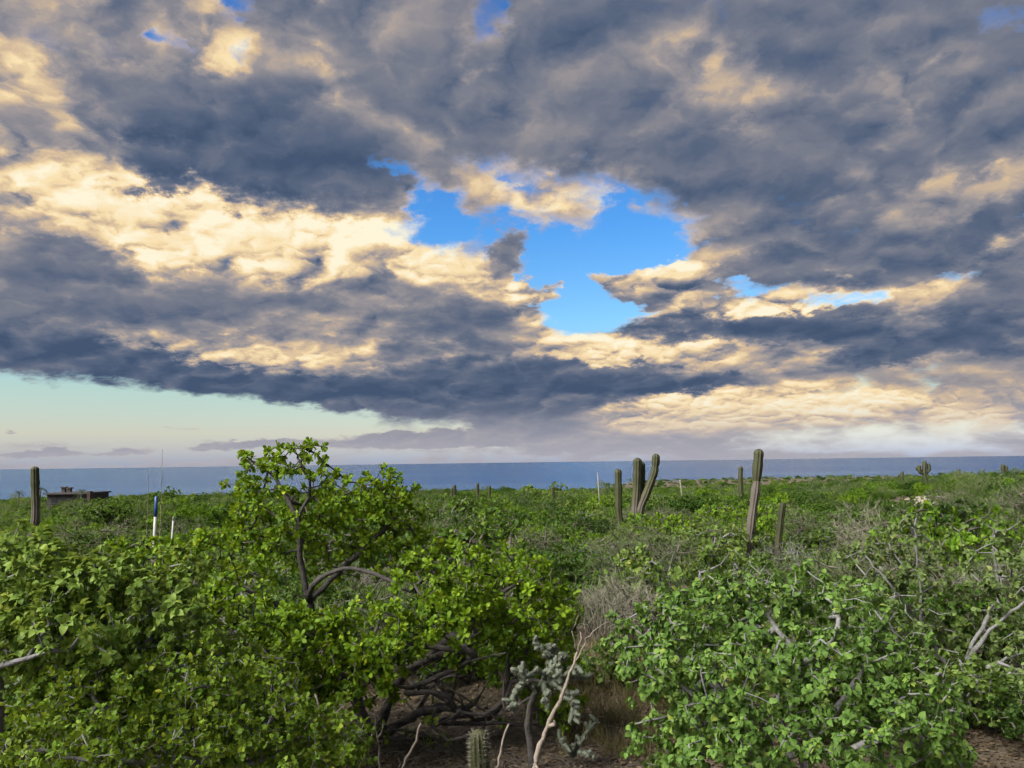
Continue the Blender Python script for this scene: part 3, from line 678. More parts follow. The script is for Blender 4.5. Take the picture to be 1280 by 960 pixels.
SPOTS = []
def plant(kind, x, y, sc, hz=1.0, label=None, group=True, rot=None, v=None):
    name, lab, grp = KIND[kind]
    o = thing(name, label or lab, 'bush', (x, y, gz(x, y) - .02), grp if label is None else None)
    o.rotation_euler = (0, 0, rng.uniform(0, 6.28)); o.scale = (sc, sc, sc * hz)
    for nm, me in PROTO[kind][rng.integers(len(PROTO[kind])) if v is None else v]:
        c = bpy.data.objects.new(nm, me); C.objects.link(c); c.parent = o; c['kind'] = 'stuff'
    SPOTS.append((x, y, sc)); return o
rng = np.random.default_rng(77)
# bushes one can name
def plant_px(kind, px, d, sc, hz, label): 
    b_ = on_ground(px, d); plant(kind, b_[0], b_[1], sc, hz, label)
plant_px('dry', 748, 10.6, .9, 1.0, 'dry straw-grey wiry brush between the gnarled shrub and the pale bush')
plant_px('bright', 1178, 17.0, 1.75, 1.1, 'widest bright green dense bush beyond the open grey-limbed shrub')
plant_px('feather', 612, 10.5, 1.05, 1.0, 'feathery grey-green bush rising directly behind the gnarled shrub')
plant_px('pale', 838, 12.5, 1.15, 1.1, 'loose pale green bush beside the dry straw-grey brush')
plant_px('bright', 772, 27, 1.3, .9, 'dense dark-centred bright bush at the foot of the three-stemmed cactus')
plant_px('twig', 905, 14.5, .8, 1.0, 'bare grey twig bush below the tall leaning cactus')
plant_px('feather', 1075, 13.0, 1.2, .95, 'feathery grey-green bush between the leaning cactus and widest bright bush')
plant_px('pale', 985, 10.5, 1.0, .9, 'pale green bush just behind the drooping heart-leaved shrub')
plant_px('bright', 62, 15.0, 1.2, .95, 'bright dense bush behind the broad-leaved shrub, below the single pole cactus')
plant_px('twig', 1010, 16.0, .9, 1.0, 'bare grey twig bush right of the tall leaning cactus')
# undergrowth filling the gaps below and behind the front shrubs
UNDER = [(40, 6.6, 'pale', .95), (150, 6.9, 'round', .85), (235, 6.4, 'bright', .8), (320, 6.3, 'round', .6), (120, 5.6, 'pale', .62), (-40, 5.9, 'round', .8), (240, 5.5, 'round', .5), (330, 8.4, 'pale', .9), (430, 8.6, 'feather', .95), (520, 8.9, 'round', .9), (600, 8.6, 'bright', .8), (655, 7.9, 'bright', .62),
         (870, 6.9, 'pale', .75), (960, 6.6, 'pale', .85), (1060, 6.4, 'round', .8), (1140, 6.7, 'pale', .7), (1260, 8.4, 'bright', .95), (1330, 7.6, 'pale', .9), (1180, 9.0, 'round', 1.0), (1110, 8.6, 'pale', .9), (1300, 6.0, 'round', .55), (800, 7.9, 'pale', .62), (1040, 8.2, 'feather', .9), (900, 8.6, 'round', .8), (1262, 6.3, 'pale', .5), (1215, 6.7, 'round', .42), (735, 8.3, 'pale', .45)]
for px_, d_, k_, s_ in UNDER:
    who = ('broad-leaved shrub' if px_ < 200 else 'small-leaved shrub' if px_ < 300 and d_ < 6.5 else 'gnarled shrub' if px_ < 700 else 'drooping-leaved shrub' if px_ < 1090 else 'open grey-limbed shrub')
    b_ = on_ground(px_, d_); lab_ = dict(round='rounded mid-green', bright='bright green', feather='feathery grey-green', pale='loose pale green')[k_] + ' undergrowth bush half hidden behind the ' + who
    plant(k_, b_[0], b_[1], s_, 1.0, lab_)['group'] = lab_
def clear_of_sand(x, y):
    return all(np.hypot(S_[:, 0] - x, S_[:, 1] - y).min() > w_ for S_, w_ in SAND)
KEEP_OUT = [(on_ground(948, 22)[:2], .8), (on_ground(720, 7.5)[:2], 2.0), (on_ground(760, 9.0)[:2], 1.0), (on_ground(805, 40)[:2], 1.1), (on_ground(196, 25)[:2], .8)]
SIGHT = [(905, 990, 22, 682), (1085, 1150, 64, 622), (262, 302, 60, 640), (755, 835, 40, 636), (172, 226, 25, 662), (28, 60, 38, 646), (730, 760, 70, 622), (-200, 1500, 46, 606), (690, 800, 14, 690), (500, 700, 14, 668), (1090, 1260, 17, 668)]
def low_enough(x, y, s0):                      # keeps the views to the cacti and posts open
    px = 640 + FPX * x / y; w_ = s0 * FPX / y; top = 577 + (CAM[2] - (gz(x, y) + 1.12 * s0)) / y * FPX
    return all(not (px + w_ > a_ and px - w_ < b_ and y < d_ and top < t_) for a_, b_, d_, t_ in SIGHT)
def scatter(n, r_lo, r_hi, sep, px_lo=-90, px_hi=1370):
    out = []
    for _ in range(n):
        r = math.sqrt(rng.uniform(r_lo ** 2, r_hi ** 2)); px = rng.uniform(px_lo, px_hi); x = (px - 640) / FPX * r; y = r
        if not clear_of_sand(x, y) or any(np.hypot(x - k[0], y - k[1]) < w_ for k, w_ in KEEP_OUT): continue
        if r < 10 and 560 < px < 800: continue
        if False: pass
        s0 = float(np.clip(rng.lognormal(-.03, .38), .5, 2.0)) * (1.0 if r < 20 else 1.15)
        if any((x - a) ** 2 + (y - b) ** 2 < (sep * (s0 + c) * .5) ** 2 for a, b, c in SPOTS): continue
        if not low_enough(x, y, s0): continue
        SPOTS.append((x, y, s0)); out.append((x, y, s0))
    return out
W = dict(round=.42, bright=.22, feather=.18, pale=.14, twig=.09, dry=.03); kinds = list(W); pw_ = np.array([W[k] for k in kinds])
def pick(x, y):
    f = np.array([math.sin(x * .5 + 1) + math.cos(y * .4), math.sin(x * .37 - y * .45), math.cos(x * .44 + y * .21 + 2), math.sin(x * .7 + y * .33 + 4), 0, 0])
    w_ = pw_ * np.exp(.8 * f); return kinds[rng.choice(6, p=w_ / w_.sum())]
near = scatter(4000, 8.6, 24, 1.08) + scatter(7000, 24, 46, 1.2)
MARKS = [('the gnarled shrub', on_ground(430, 6.8)[:2], 4.2, 'behind'), ('the broad-leaved shrub', on_ground(60, 5.2)[:2], 5.5, 'behind'), ('the drooping-leaved shrub', on_ground(985, 5.0)[:2], 6.0, 'behind'), ('the open grey-limbed shrub', on_ground(1200, 7.4)[:2], 5.0, 'behind'),
         ('the tall leaning cactus', on_ground(945, 22)[:2], 5.0, 'near'), ('the three-stemmed cactus', on_ground(798, 40)[:2], 6.0, 'near'), ('the blue-topped pole', on_ground(196, 25)[:2], 5.0, 'near'), ('the single pole-straight cactus', on_ground(44, 38)[:2], 7.0, 'near'),
         ('the widest bright bush', on_ground(1175, 17.5)[:2], 5.0, 'near'), ('the dry straw-grey brush', on_ground(750, 10.6)[:2], 4.5, 'near')]
LOOK = dict(round='rounded mid-green bush', bright='dense bright yellow-green bush', feather='feathery grey-green bush', pale='loose pale green bush', twig='nearly leafless grey twig bush', dry='dry straw-grey clump of wiry brush')
for x, y, s0 in near:
    k = pick(x, y); sc = s0 * (.85 if k == 'twig' else 1)
    size = 'low ' if s0 < .85 else 'tall ' if s0 > 1.3 else 'middling '
    dd = [(math.hypot(x - m_[1][0], y - m_[1][1]) / m_[2], m_) for m_ in MARKS]; f_, m_ = min(dd, key=lambda t: t[0])
    where = (m_[3] + ' ' + m_[0]) if f_ < 1 else ('on the nearer slope' if y < 20 else 'halfway down the slope' if y < 34 else 'far down the slope before the scrub closes up')
    lab = size + LOOK[k] + ' ' + where
    plant(k, x, y, sc, rng.uniform(.8, 1.15) * (.9 if y < 14 else 1.0), lab)['group'] = lab
print('bushes', len(near))

# the far scrub reads as one mass: one object
pts = []
def far(n, r_lo, r_hi, s_lo, s_hi, px_lo=-90, px_hi=1380):
    r = np.sqrt(rng.uniform(r_lo ** 2, r_hi ** 2, n)); px = rng.uniform(px_lo, px_hi, n); x = (px - 640) / FPX * r; y = r
    ok = np.ones(n, bool)
    for S_, w_ in SAND:
        ok &= (np.hypot(x[:, None] - S_[None, :, 0], y[:, None] - S_[None, :, 1]).min(1) > w_)
    z = ground_z(x, y); ok &= z > SEA_Z + 1.5
    coast = 330 + 640 * sstep(px, 735, 800)
    ok &= np.hypot(x, y) < coast + 10
    ok &= (np.sin(x * .13 + 1) * np.cos(y * .11) + .7 * np.sin(x * .05 - y * .07) + rng.uniform(-.6, 1.6, n)) > -.35
    ok &= ~((px > 1080) & (px < 1152) & (r < 63)) & ~((px > 265) & (px < 302) & (r < 60))
    s_ = np.clip(rng.lognormal(math.log((s_lo + s_hi) / 2), .38, n), s_lo * .5, s_hi * 1.4)
    pts.append(np.stack([x, y, z - .05, s_], -1)[ok])
far(2600, 46, 110, .9, 1.5); far(5200, 110, 345, 1.1, 2.0); far(1100, 340, 980, 1.0, 2.4, 720, 1380); far(60, 60, 340, 2.0, 2.8); far(900, 46, 350, .6, 1.0)
pts = np.concatenate(pts)
me = bpy.data.meshes.new('far_scrub'); me.vertices.add(len(pts)); me.vertices.foreach_set('co', pts[:, :3].astype(np.float32).ravel())
def addat(nm, ty, vals):
    a_ = me.attributes.new(nm, ty, 'POINT'); a_.data.foreach_set('value', vals)
addat('scl', 'FLOAT', pts[:, 3].astype(np.float32)); addat('rot', 'FLOAT', rng.uniform(0, 6.28, len(pts)).astype(np.float32))
plist = [PROTO[k][v] for k in ('round', 'bright', 'feather', 'pale') for v in (0, 1)]
addat('idx', 'INT', rng.choice(8, len(pts), p=[.26, .26, .10, .10, .08, .08, .06, .06]).astype(np.int32))
ng = bpy.data.node_groups.new('scatter_scrub', 'GeometryNodeTree')
ng.interface.new_socket('Geometry', in_out='INPUT', socket_type='NodeSocketGeometry'); ng.interface.new_socket('Geometry', in_out='OUTPUT', socket_type='NodeSocketGeometry')
nn, ll = ng.nodes, ng.links
gi, go = nn.new('NodeGroupInput'), nn.new('NodeGroupOutput'); jn = nn.new('GeometryNodeJoinGeometry')
src = []
for i, parts in enumerate(plist):
    # one mesh (leaves and stems) per shrub form
    m2 = parts[1][1].copy(); m2.name = 'scrub_form'
    o2 = bpy.data.objects.new('scrub_form', m2); src.append(o2)
for o2 in reversed(src):
    oi = nn.new('GeometryNodeObjectInfo'); oi.inputs['Object'].default_value = o2; oi.inputs['As Instance'].default_value = True
    ll.new(oi.outputs['Geometry'], jn.inputs[0])
ip = nn.new('GeometryNodeInstanceOnPoints'); ip.inputs['Pick Instance'].default_value = True
ll.new(gi.outputs[0], ip.inputs['Points']); ll.new(jn.outputs[0], ip.inputs['Instance'])
def named(nm, ty):
    n = nn.new('GeometryNodeInputNamedAttribute'); n.data_type = ty; n.inputs['Name'].default_value = nm; return n.outputs['Attribute']
cx = nn.new('ShaderNodeCombineXYZ'); ll.new(named('rot', 'FLOAT'), cx.inputs[2]); e2r = nn.new('FunctionNodeEulerToRotation'); ll.new(cx.outputs[0], e2r.inputs[0])
ll.new(e2r.outputs[0], ip.inputs['Rotation']); ll.new(named('scl', 'FLOAT'), ip.inputs['Scale']); ll.new(named('idx', 'INT'), ip.inputs['Instance Index'])
ll.new(ip.outputs[0], go.inputs[0])
fs = link('far_scrub', me, kind='stuff', label='unbroken green scrub covering the slope down to the sea', category='scrub')
md = fs.modifiers.new('scatter', 'NODES'); md.node_group = ng
# ------------------------------------------------------------------ cacti
m_cact, out = new_mat('column_cactus_skin')
v = attr('var'); tc = texco('Object'); n1 = noise(vm('MULTIPLY', tc, (1, 1, .35)), 9, 4, .6, '3D')
col = ramp(v + (n1 - .5) * .35, [(0.05, (.088, .078, .067)), (0.35, (.075, .069, .048)), (0.6, (.056, .058, .027)), (1.0, (.036, .042, .015))], 'LINEAR')
pb = node('ShaderNodeBsdfPrincipled', Base_Color=col, Roughness=0.7, Normal=bump(n1, .5, .02)); S.tree.links.new(pb.outputs[0], out.inputs[0])
m_spine = plain_mat('pale_spines', (.26, .25, .21), .6)
m_cholla, out = new_mat('cholla_skin')
n1 = noise(texco('Object'), 30, 3, .6, '3D')
col = ramp(n1 + (attr('var') - .5) * .5, [(0.2, (.040, .055, .038)), (0.55, (.085, .108, .080)), (0.9, (.16, .182, .15))], 'LINEAR')
pb = node('ShaderNodeBsdfPrincipled', Base_Color=col, Roughness=0.75); S.tree.links.new(pb.outputs[0], out.inputs[0])

def cactus_stem(acc, pts, r, ribs=11, waist=(), wood=0.35, step=.12):
    ax = spline(pts, step); n = len(ax); s_ = np.concatenate([[0], np.cumsum(np.linalg.norm(np.diff(ax, axis=0), axis=1))]); L = s_[-1]
    # extra rings close to the tip for a rounded head
    ex = np.linspace(L - r * 1.3, L, 8); s2 = np.unique(np.concatenate([s_[s_ < L - r * 1.35], ex]))
    ax = np.stack([np.interp(s2, s_, ax[:, k]) for k in range(3)], -1); n = len(ax)
    u = np.clip((s2 - (L - r * 1.3)) / (r * 1.3), 0, 1); R = r * np.sqrt(np.maximum(1 - u ** 2.4, .02)) * (.86 + .14 * np.minimum(1, s2 / L * 2))
    for (f, wd, dep) in waist: R = R * (1 - dep * np.exp(-((s2 / L - f) / wd) ** 2))
    R = R * (1 + .045 * np.sin(s2 * 7 + r * 90) + .03 * np.sin(s2 * 17 + r * 40))
    t = nz(np.gradient(ax, axis=0)); a = nz(np.array([[1., 0, 0]]) - t * t[:, :1]); b = np.cross(t, a)
    m = ribs * 4; th = np.arange(m) * 2 * math.pi / m
    prof = 1 + .13 * np.cos(ribs * th)
    V = ax[:, None] + (R[:, None] * prof)[..., None] * (np.cos(th)[None, :, None] * a[:, None] + np.sin(th)[None, :, None] * b[:, None])
    i = np.arange(n - 1)[:, None] * m; j = np.arange(m)[None]; j2 = (j + 1) % m
    Q = np.stack([i + j, i + j2, i + m + j2, i + m + j], -1).reshape(-1, 4)
    V = np.vstack([V.reshape(-1, 3), ax[-1:]]); k = (n - 1) * m
    var = np.repeat(np.clip((s2 / L - wood) * 3 + .3, 0, 1), m) + np.tile(.12 * np.cos(ribs * th), n)
    acc.add(V, [Q, np.stack([k + j[0], k + j2[0], np.full(m, n * m)], -1)], np.append(var, .9))

def cactus(label, stems, name='cardon_cactus', group=None, wood=.3):
    """stems: list of (list of (px,py,d), radius px, waist list); the first stands on the ground"""
    d0 = stems[0][0][0][2]; base = on_ground(stems[0][0][0][0], d0)
    root = thing(name, label, 'cactus', base, group)
    for k, (pts, rpx, waist, *own) in enumerate(stems):
        Q3 = [P(*q_) for q_ in pts]
        if k == 0 or pts[0][1] > 2000: g = on_ground(pts[0][0], pts[0][2]); Q3[0] = g - [0, 0, .1]
        ac = Acc(); cactus_stem(ac, Q3, rpx * d0 / FPX, 9 if rpx > 4 else 7, waist, own[0] if own else wood if k == 0 or pts[0][1] > 2000 else -.4)
        link('stem' if k == 0 or pts[0][1] > 2000 else 'arm', ac.mesh('cactus_stem', m_cact, base), root)
GR = 3000   # marker: stem rises from the ground
cactus('tall leaning column cactus with narrow waist and dark green head', [
    ([(935, GR, 22), (937, 690, 22), (939, 655, 22), (943, 625, 22), (946, 603, 22), (946.3, 598, 22)], 4.9, [(.42, .04, .30), (.72, .03, .14), (.95, .05, .12)]),
    ([(945.8, 606, 22), (946.6, 590, 22), (948, 575, 22), (949, 561, 22)], 5.6, [(.0, .20, .30), (.62, .06, .12)]),
    ([(972, GR, 23.0), (973, 690, 23.0), (976, 650, 23.0), (979, 628, 23.0)], 4.0, [(.75, .03, .2)], .35)], wood=1.0)
cactus('three-stemmed column cactus, one stem leaning out with a bent tip', [
    ([(794, GR, 40), (794, 645, 40), (796, 610, 40), (797, 572, 40)], 4.7, [(.7, .02, .12)]),
    ([(797, GR, 40.3), (800, 640, 40.3), (802, 600, 40.4), (802, 577, 40.4)], 4.0, []),
    ([(802, GR, 39.9), (800, 642, 39.9), (809, 615, 39.8), (817, 594, 39.8), (819.5, 580, 39.8), (820, 567, 39.8)], 4.4, [(.72, .02, .25), (.86, .02, .2)])], wood=.45)
cactus('slim single column cactus left of the three-stemmed one', [([(774, GR, 42), (773.5, 640, 42), (773, 610, 42), (772.5, 586, 42)], 3.9, [])], wood=.05)
cactus('single pole-straight column cactus near the seaside house', [([(44, GR, 38), (44, 650, 38), (44, 615, 38), (43.5, 583, 38)], 4.4, [(.55, .02, .12), (.75, .02, .1)])], wood=.55)
cactus('slim column cactus behind the tall leaning one', [([(925.5, GR, 62), (926, 610, 62), (926, 583, 62)], 2.6, [])], wood=.1)
cactus('stubby many-armed cactus on the rise above the pale sand track', [
    ([(1156, GR, 110), (1156, 595, 110), (1156, 576, 110)], 2.4, []), ([(1156, 592, 110), (1150, 590, 110), (1149, 581, 110)], 2.0, []), ([(1156, 592, 110), (1161, 588, 110), (1161, 579, 110)], 1.9, []), ([(1156, 590, 110.5), (1147, 587, 110.5), (1147, 583, 110.5)], 1.6, [])], wood=.05)
small = 'small distant column cactus standing out of the scrub against the sea'
for px, top, d, r in ((568, 606, 105, 2.2), (597, 604, 115, 1.8), (612, 607, 120, 1.4), (565, 610, 100, 1.5), (691, 608, 85, 2.2), (1128, 589, 120, 1.6), (1199, 586, 105, 1.6)):
    cactus(small, [([(px, GR, d), (px, top + 12, d), (px, top, d)], r, [])], group='small distant cacti', wood=.1)
for px, top, d, r in ((1254, 580, 110, 2.0), (1258, 582, 110, 1.6)):
    cactus(small, [([(px, GR, d), (px, top + 8, d), (px, top, d)], r, [])], group='small distant cacti', wood=.1)

# ---- young spiny cactus in the foreground
base = on_ground(597, 5.55); root = thing('young_cactus', 'small ribbed cactus bristling with white spines among dead sticks', 'cactus', base)
top = P(598, 912, 5.5); ac = Acc(); hh = top - base
cactus_stem(ac, [base - [0, 0, .05], base + hh * .5, top], .058, 12, [], -1.0, .03); link('stem', ac.mesh('young_stem', m_cact, base), root)
ac = Acc(); hl = np.linalg.norm(hh)
for k in range(16):
    for j in range(12):
        u = (k + .5 * (j % 2)) / 16.3; R = .060 * (1 if u < .88 else math.sqrt(max(0.05, 1 - ((u - .88) / .13) ** 2))); az = j * 2 * math.pi / 12
        o_ = np.array([math.cos(az), math.sin(az), 0]); p0 = base + hh * u + o_ * R
        for q_ in range(6):
            d_ = nz(o_ * (1.0 if u < .9 else .4) + rng.normal(0, .5, 3) + np.array([0, 0, .25 + (u > .88) * .8])); tube(ac, [p0, p0 + d_ * rng.uniform(.018, .040)], [.0011, .0004], 3, cap=False)
link('spines', ac.mesh('spines', m_spine, base), root, kind='stuff')

# ---- cholla
def joint_mesh(seed):
    r_ = np.random.default_rng(seed); nr_, ns_ = 15, 14; V = []
    for i in range(nr_):
        u = i / (nr_ - 1); R = .21 * math.sqrt(max(0.0, 1 - abs(2 * u - 1) ** 3.2)) + .004
        for j in range(ns_):
            th_ = 2 * math.pi * j / ns_; k = 1 + .30 * (math.cos(7 * th_ + (i % 2) * math.pi) * .5 + .5) * (1 if i % 2 else .4)
            V.append((math.cos(th_) * R * k, math.sin(th_) * R * k, u))
    i = np.arange(nr_ - 1)[:, None] * ns_; j = np.arange(ns_)[None]; j2 = (j + 1) % ns_
    V = np.array(V); return mesh_from('joint', V, [np.stack([i + j, i + j2, i + ns_ + j2, i + ns_ + j], -1).reshape(-1, 4)], m_cholla, np.clip(.25 + .5 * V[:, 2] + r_.normal(0, .12, len(V)), 0, 1))
JM = [joint_mesh(k) for k in range(3)]
base = on_ground(660, 6.0); root = thing('cholla_cactus', 'grey-green cholla cactus of knobbly joints on a dark woody trunk', 'cactus', base)
sk = Skel(); sk.limb([base - [0, 0, .04]] + PP((661, 905, 5.95), (664, 880, 5.9), (672, 862, 5.9)), .035, .024)
ac = Acc(); sk.radii(.01, .3); tube(ac, sk.pos[:sk.n], sk.rad, 8); link('trunk', ac.mesh('cholla_trunk', m_bark_dark, base), root)
arms = [[(672, 862, 5.9), (684, 843, 5.85), (688, 826, 5.85), (680, 812, 5.8), (667, 804, 5.8)], [(686, 835, 5.85), (700, 826, 5.8), (706, 817, 5.8)], [(672, 862, 5.9), (656, 852, 5.8), (645, 860, 5.75), (641, 875, 5.7), (643, 892, 5.7)],
        [(672, 862, 5.9), (695, 852, 5.85), (715, 848, 5.85), (735, 846, 5.9)], [(690, 850, 5.85), (705, 862, 5.8), (718, 868, 5.8)], [(656, 852, 5.8), (648, 842, 5.75), (654, 838, 5.7)], [(684, 843, 5.85), (672, 838, 5.8), (660, 846, 5.8)],
        [(688, 826, 5.85), (690, 812, 5.9), (684, 805, 5.9)], [(700, 852, 5.85), (712, 838, 5.8), (722, 834, 5.8)], [(680, 850, 5.85), (682, 870, 5.75), (686, 884, 5.75)], [(715, 868, 5.8), (716, 885, 5.8), (714, 896, 5.8)], [(684, 843, 5.7), (694, 834, 5.65), (698, 842, 5.6)]]
def put_joint(a, b, w_, parent, org, sp=None):
    d_ = b - a; L_ = np.linalg.norm(d_); o = bpy.data.objects.new('joint', random.choice(JM)); C.objects.link(o); o.parent = parent
    q_ = Vector(d_).to_track_quat('Z', 'Y'); o.matrix_basis = Matrix.LocRotScale(Vector(a - org), q_, Vector((w_, w_, L_ * 1.12)))
    if sp is not None:
        for _ in range(34):
            u = rng.uniform(.05, 1.05); rd = nz(np.cross(d_, rng.normal(0, 1, 3))); p0 = a + d_ * u + rd * w_ * .19; tube(sp, [p0, p0 + nz(rd + rng.normal(0, .35, 3) + d_ / L_ * .4) * rng.uniform(.008, .018)], [.0009, .0004], 3, cap=False)
def cholla(arms, root, base, side):
    sp = Acc()
    for A_ in arms:
        L_ = spline(PP(*A_), .055, .006)
        for a_, b_ in zip(L_[:-1], L_[1:]): put_joint(a_, b_, .072 * rng.uniform(.85, 1.15), root, base, sp)
        for q_ in L_[1:]:
            for _ in range(2):
                if rng.uniform() < side: put_joint(q_, q_ + nz(rng.normal(0, 1, 3) + [0, -.3, .35]) * rng.uniform(.045, .075), .064 * rng.uniform(.8, 1.1), root, base, sp)
    link('spines', sp.mesh('cholla_spines', m_spine, base), root, kind='stuff')
cholla(arms, root, base, .8)
# second, low cholla beside it
base = on_ground(722, 6.1); root = thing('cholla_cactus', 'low sprawling cholla cactus on the soil right of the broken dead branch', 'cactus', base)
cholla(([(716, 945, 6.1), (722, 930, 6.05), (732, 920, 6.05)], [(722, 940, 6.0), (735, 942, 5.95), (742, 948, 5.9)], [(716, 945, 6.1), (708, 935, 6.0), (700, 925, 6.0)], [(724, 930, 6.1), (740, 905, 6.1), (748, 900, 6.1)]), root, base, .5)

# ------------------------------------------------------------------ dead wood in the clearing
def stick(label, pts, r0_, r1_, twigs=(), name='dead_stick', jit=.004, mat=m_dead):
    Q3 = [P(*q_) for q_ in pts]; base = Q3[0]; root = thing(name, label, 'dead wood', base)
    L_ = spline(Q3, .035, jit); ac = Acc(); tube(ac, L_, np.linspace(r0_, r1_, len(L_)) * (1 + .12 * rng.normal(0, 1, len(L_))), 8, .6); link('stem', ac.mesh('stick', mat, base), root)
    for tpts, ra, rb in twigs:
        L_ = spline([P(*q_) for q_ in tpts], .03, jit); ac = Acc(); tube(ac, L_, np.linspace(ra, rb, len(L_)), 6, .6); link('twig', ac.mesh('stick_twig', mat, base), root)
stick('long broken dead branch with splintered pale foot leaning past the cholla', [(662, 985, 5.2), (672, 940, 5.25), (684, 908, 5.3), (703, 868, 5.35), (718, 828, 5.4), (727, 790, 5.45)], .021, .005,
      [([(684, 908, 5.3), (694, 905, 5.28), (692, 900, 5.25)], .016, .006), ([(718, 828, 5.4), (740, 790, 5.45), (765, 775, 5.5)], .006, .002), ([(722, 815, 5.42), (716, 790, 5.4), (724, 768, 5.45)], .005, .002), ([(668, 955, 5.22), (676, 968, 5.15), (672, 985, 5.1)], .012, .006)], name='dead_branch')
stick('straight pale dead stick standing right of the spiny cactus', [(615, 990, 5.4), (624, 948, 5.4), (634, 906, 5.4)], .010, .007)
stick('bent pale dead stick left of the spiny cactus', [(496, 975, 5.6), (508, 948, 5.6), (520, 925, 5.6), (526, 904, 5.6)], .011, .007, [([(496, 975, 5.6), (500, 955, 5.55), (498, 950, 5.5)], .006, .003)])
stick('short forked dead twig with pale curled pods', [(472, 985, 5.7), (474, 945, 5.7), (471, 922, 5.7), (467, 893, 5.7)], .010, .003, [([(471, 922, 5.7), (478, 915, 5.68), (479, 903, 5.68)], .009, .003), ([(472, 930, 5.7), (464, 924, 5.66), (466, 916, 5.66)], .010, .004)], name='dead_twig')
stick('brown dead stick poking up through the small-leaved shrub', [(420, 960, 4.8), (412, 925, 4.8), (403, 895, 4.8), (393, 868, 4.8)], .010, .006)
# leaf litter and dry grass on the clearing floor
ac = Acc(); n = 18000
px = rng.uniform(430, 1310, n); d = rng.uniform(5.3, 9.0, n); x = (px - 640) / FPX * d; z = ground_z(x, d)
pos_ = np.stack([x, d, z + .008], -1); dr = nz(np.stack([rng.normal(0, 1, n), rng.normal(0, 1, n), rng.normal(0, .18, n)], -1)); nm = nz(np.stack([rng.normal(0, .3, n), rng.normal(0, .3, n), np.ones(n)], -1)); nm = nz(nm - dr * (nm * dr).sum(-1, keepdims=True))
leaf_mesh(ac, 'oval', (pos_, dr, nm, rng.uniform(.02, .05, n), rng.uniform(.1, .9, n)))
m_litter = leaf_mat('dry_leaf_litter', (.045, .033, .024), (.105, .078, .050), (.20, .155, .10), trans=.1, rough=.8)
link('leaf_litter', ac.mesh('leaf_litter', m_litter), kind='stuff', label='brown dry leaves littering the bare soil of the clearing', category='leaf litter')
ac = Acc()
for k in range(1100):
    px_, d_ = rng.uniform(430, 760), rng.uniform(5.4, 7.4); a_ = on_ground(px_, d_, .01); h_ = rng.normal(0, 1, 3) * [1, 1, .12]; b_ = a_ + nz(h_) * rng.uniform(.05, .22) + [0, 0, .012]
    tube(ac, [a_, (a_ + b_) / 2 + rng.normal(0, .01, 3) + [0, 0, .01], b_], [.003, .0026, .0014], 4, rng.uniform(.1, .9), cap=False)
link('fallen_twigs', ac.mesh('fallen_twigs', m_bark_mid), kind='stuff', label='thin fallen twigs scattered over the bare soil', category='twigs')
m_straw = leaf_mat('straw_grass', (.075, .078, .03), (.14, .13, .055), (.24, .21, .10), trans=.25, rough=.7)
ac = Acc(); n = 9000; px = rng.uniform(690, 860, n); d = rng.uniform(6.2, 10.5, n); tx = (px - 640) / FPX * d
clump = np.sin(tx * 9) * np.cos(d * 7) > -.1; px, d, tx = px[clump], d[clump], tx[clump]; n = len(px)
pos_ = np.stack([tx, d, ground_z(tx, d)], -1); dr = nz(np.stack([rng.normal(0, .45, n), rng.normal(0, .45, n), np.ones(n)], -1)); nm = nz(np.cross(dr, rng.normal(0, 1, (n, 3))))
leaf_mesh(ac, 'grass', (pos_, dr, nm, rng.uniform(.08, .24, n), rng.uniform(.1, .9, n)))
link('dry_grass', ac.mesh('dry_grass', m_straw), kind='stuff', label='thin straw-coloured grass on the clearing between the shrubs', category='grass')

# ------------------------------------------------------------------ posts, house, palms
m_white = plain_mat('white_paint', (.40, .40, .40), .5, .12); m_blue = plain_mat('blue_paint', (.02, .06, .24), .45, .15)
m_wood = plain_mat('weathered_post', (.24, .23, .21), .8, .3); m_wall = plain_mat('dark_stone_wall', (.035, .033, .033), .9, .35, 1.5); m_roof = plain_mat('pale_roof_slab', (.05, .05, .055), .8, .2, 1.0); m_glass = plain_mat('dark_window', (.02, .025, .03), .15, .1); m_brick = plain_mat('terracotta', (.05, .036, .032), .9, .25, 2.0)
def post(name, label, px, top, d, w_, segs, lean=0.0):
    base = on_ground(px, d); t_ = P(px + lean, top, d); root = thing(name, label, 'post', base); prev = base - [0, 0, .05]; cuts = [0] + [s_[0] for s_ in segs]
    for (f, nm, mat) in segs:
        nxt = base + (t_ - base) * f; ac = Acc(); tube(ac, [prev, (prev + nxt) / 2, nxt], [w_, w_, w_ * .96], 10); link(nm, ac.mesh(nm, mat, base), root); prev = nxt
post('marker_pole', 'blue-topped white marker pole in the scrub beside the gnarled shrub', 196.5, 621, 25, .052, [(.73, 'white_shaft', m_white), (1.0, 'blue_band', m_blue)], -1)
post('stake', 'short white stake next to the blue-topped pole', 217, 646, 25, .03, [(.93, 'shaft', m_white), (1.0, 'cap', m_wood)])
post('white_post', 'tall thin white post left of the slim column cactus', 747, 591, 70, .055, [(.96, 'shaft', m_wood), (1.0, 'cap', m_wood)])
post('white_post', 'short pale post between the three-stemmed and the leaning cactus', 850, 600, 85, .055, [(.95, 'shaft', m_wood), (1.0, 'cap', m_white)])
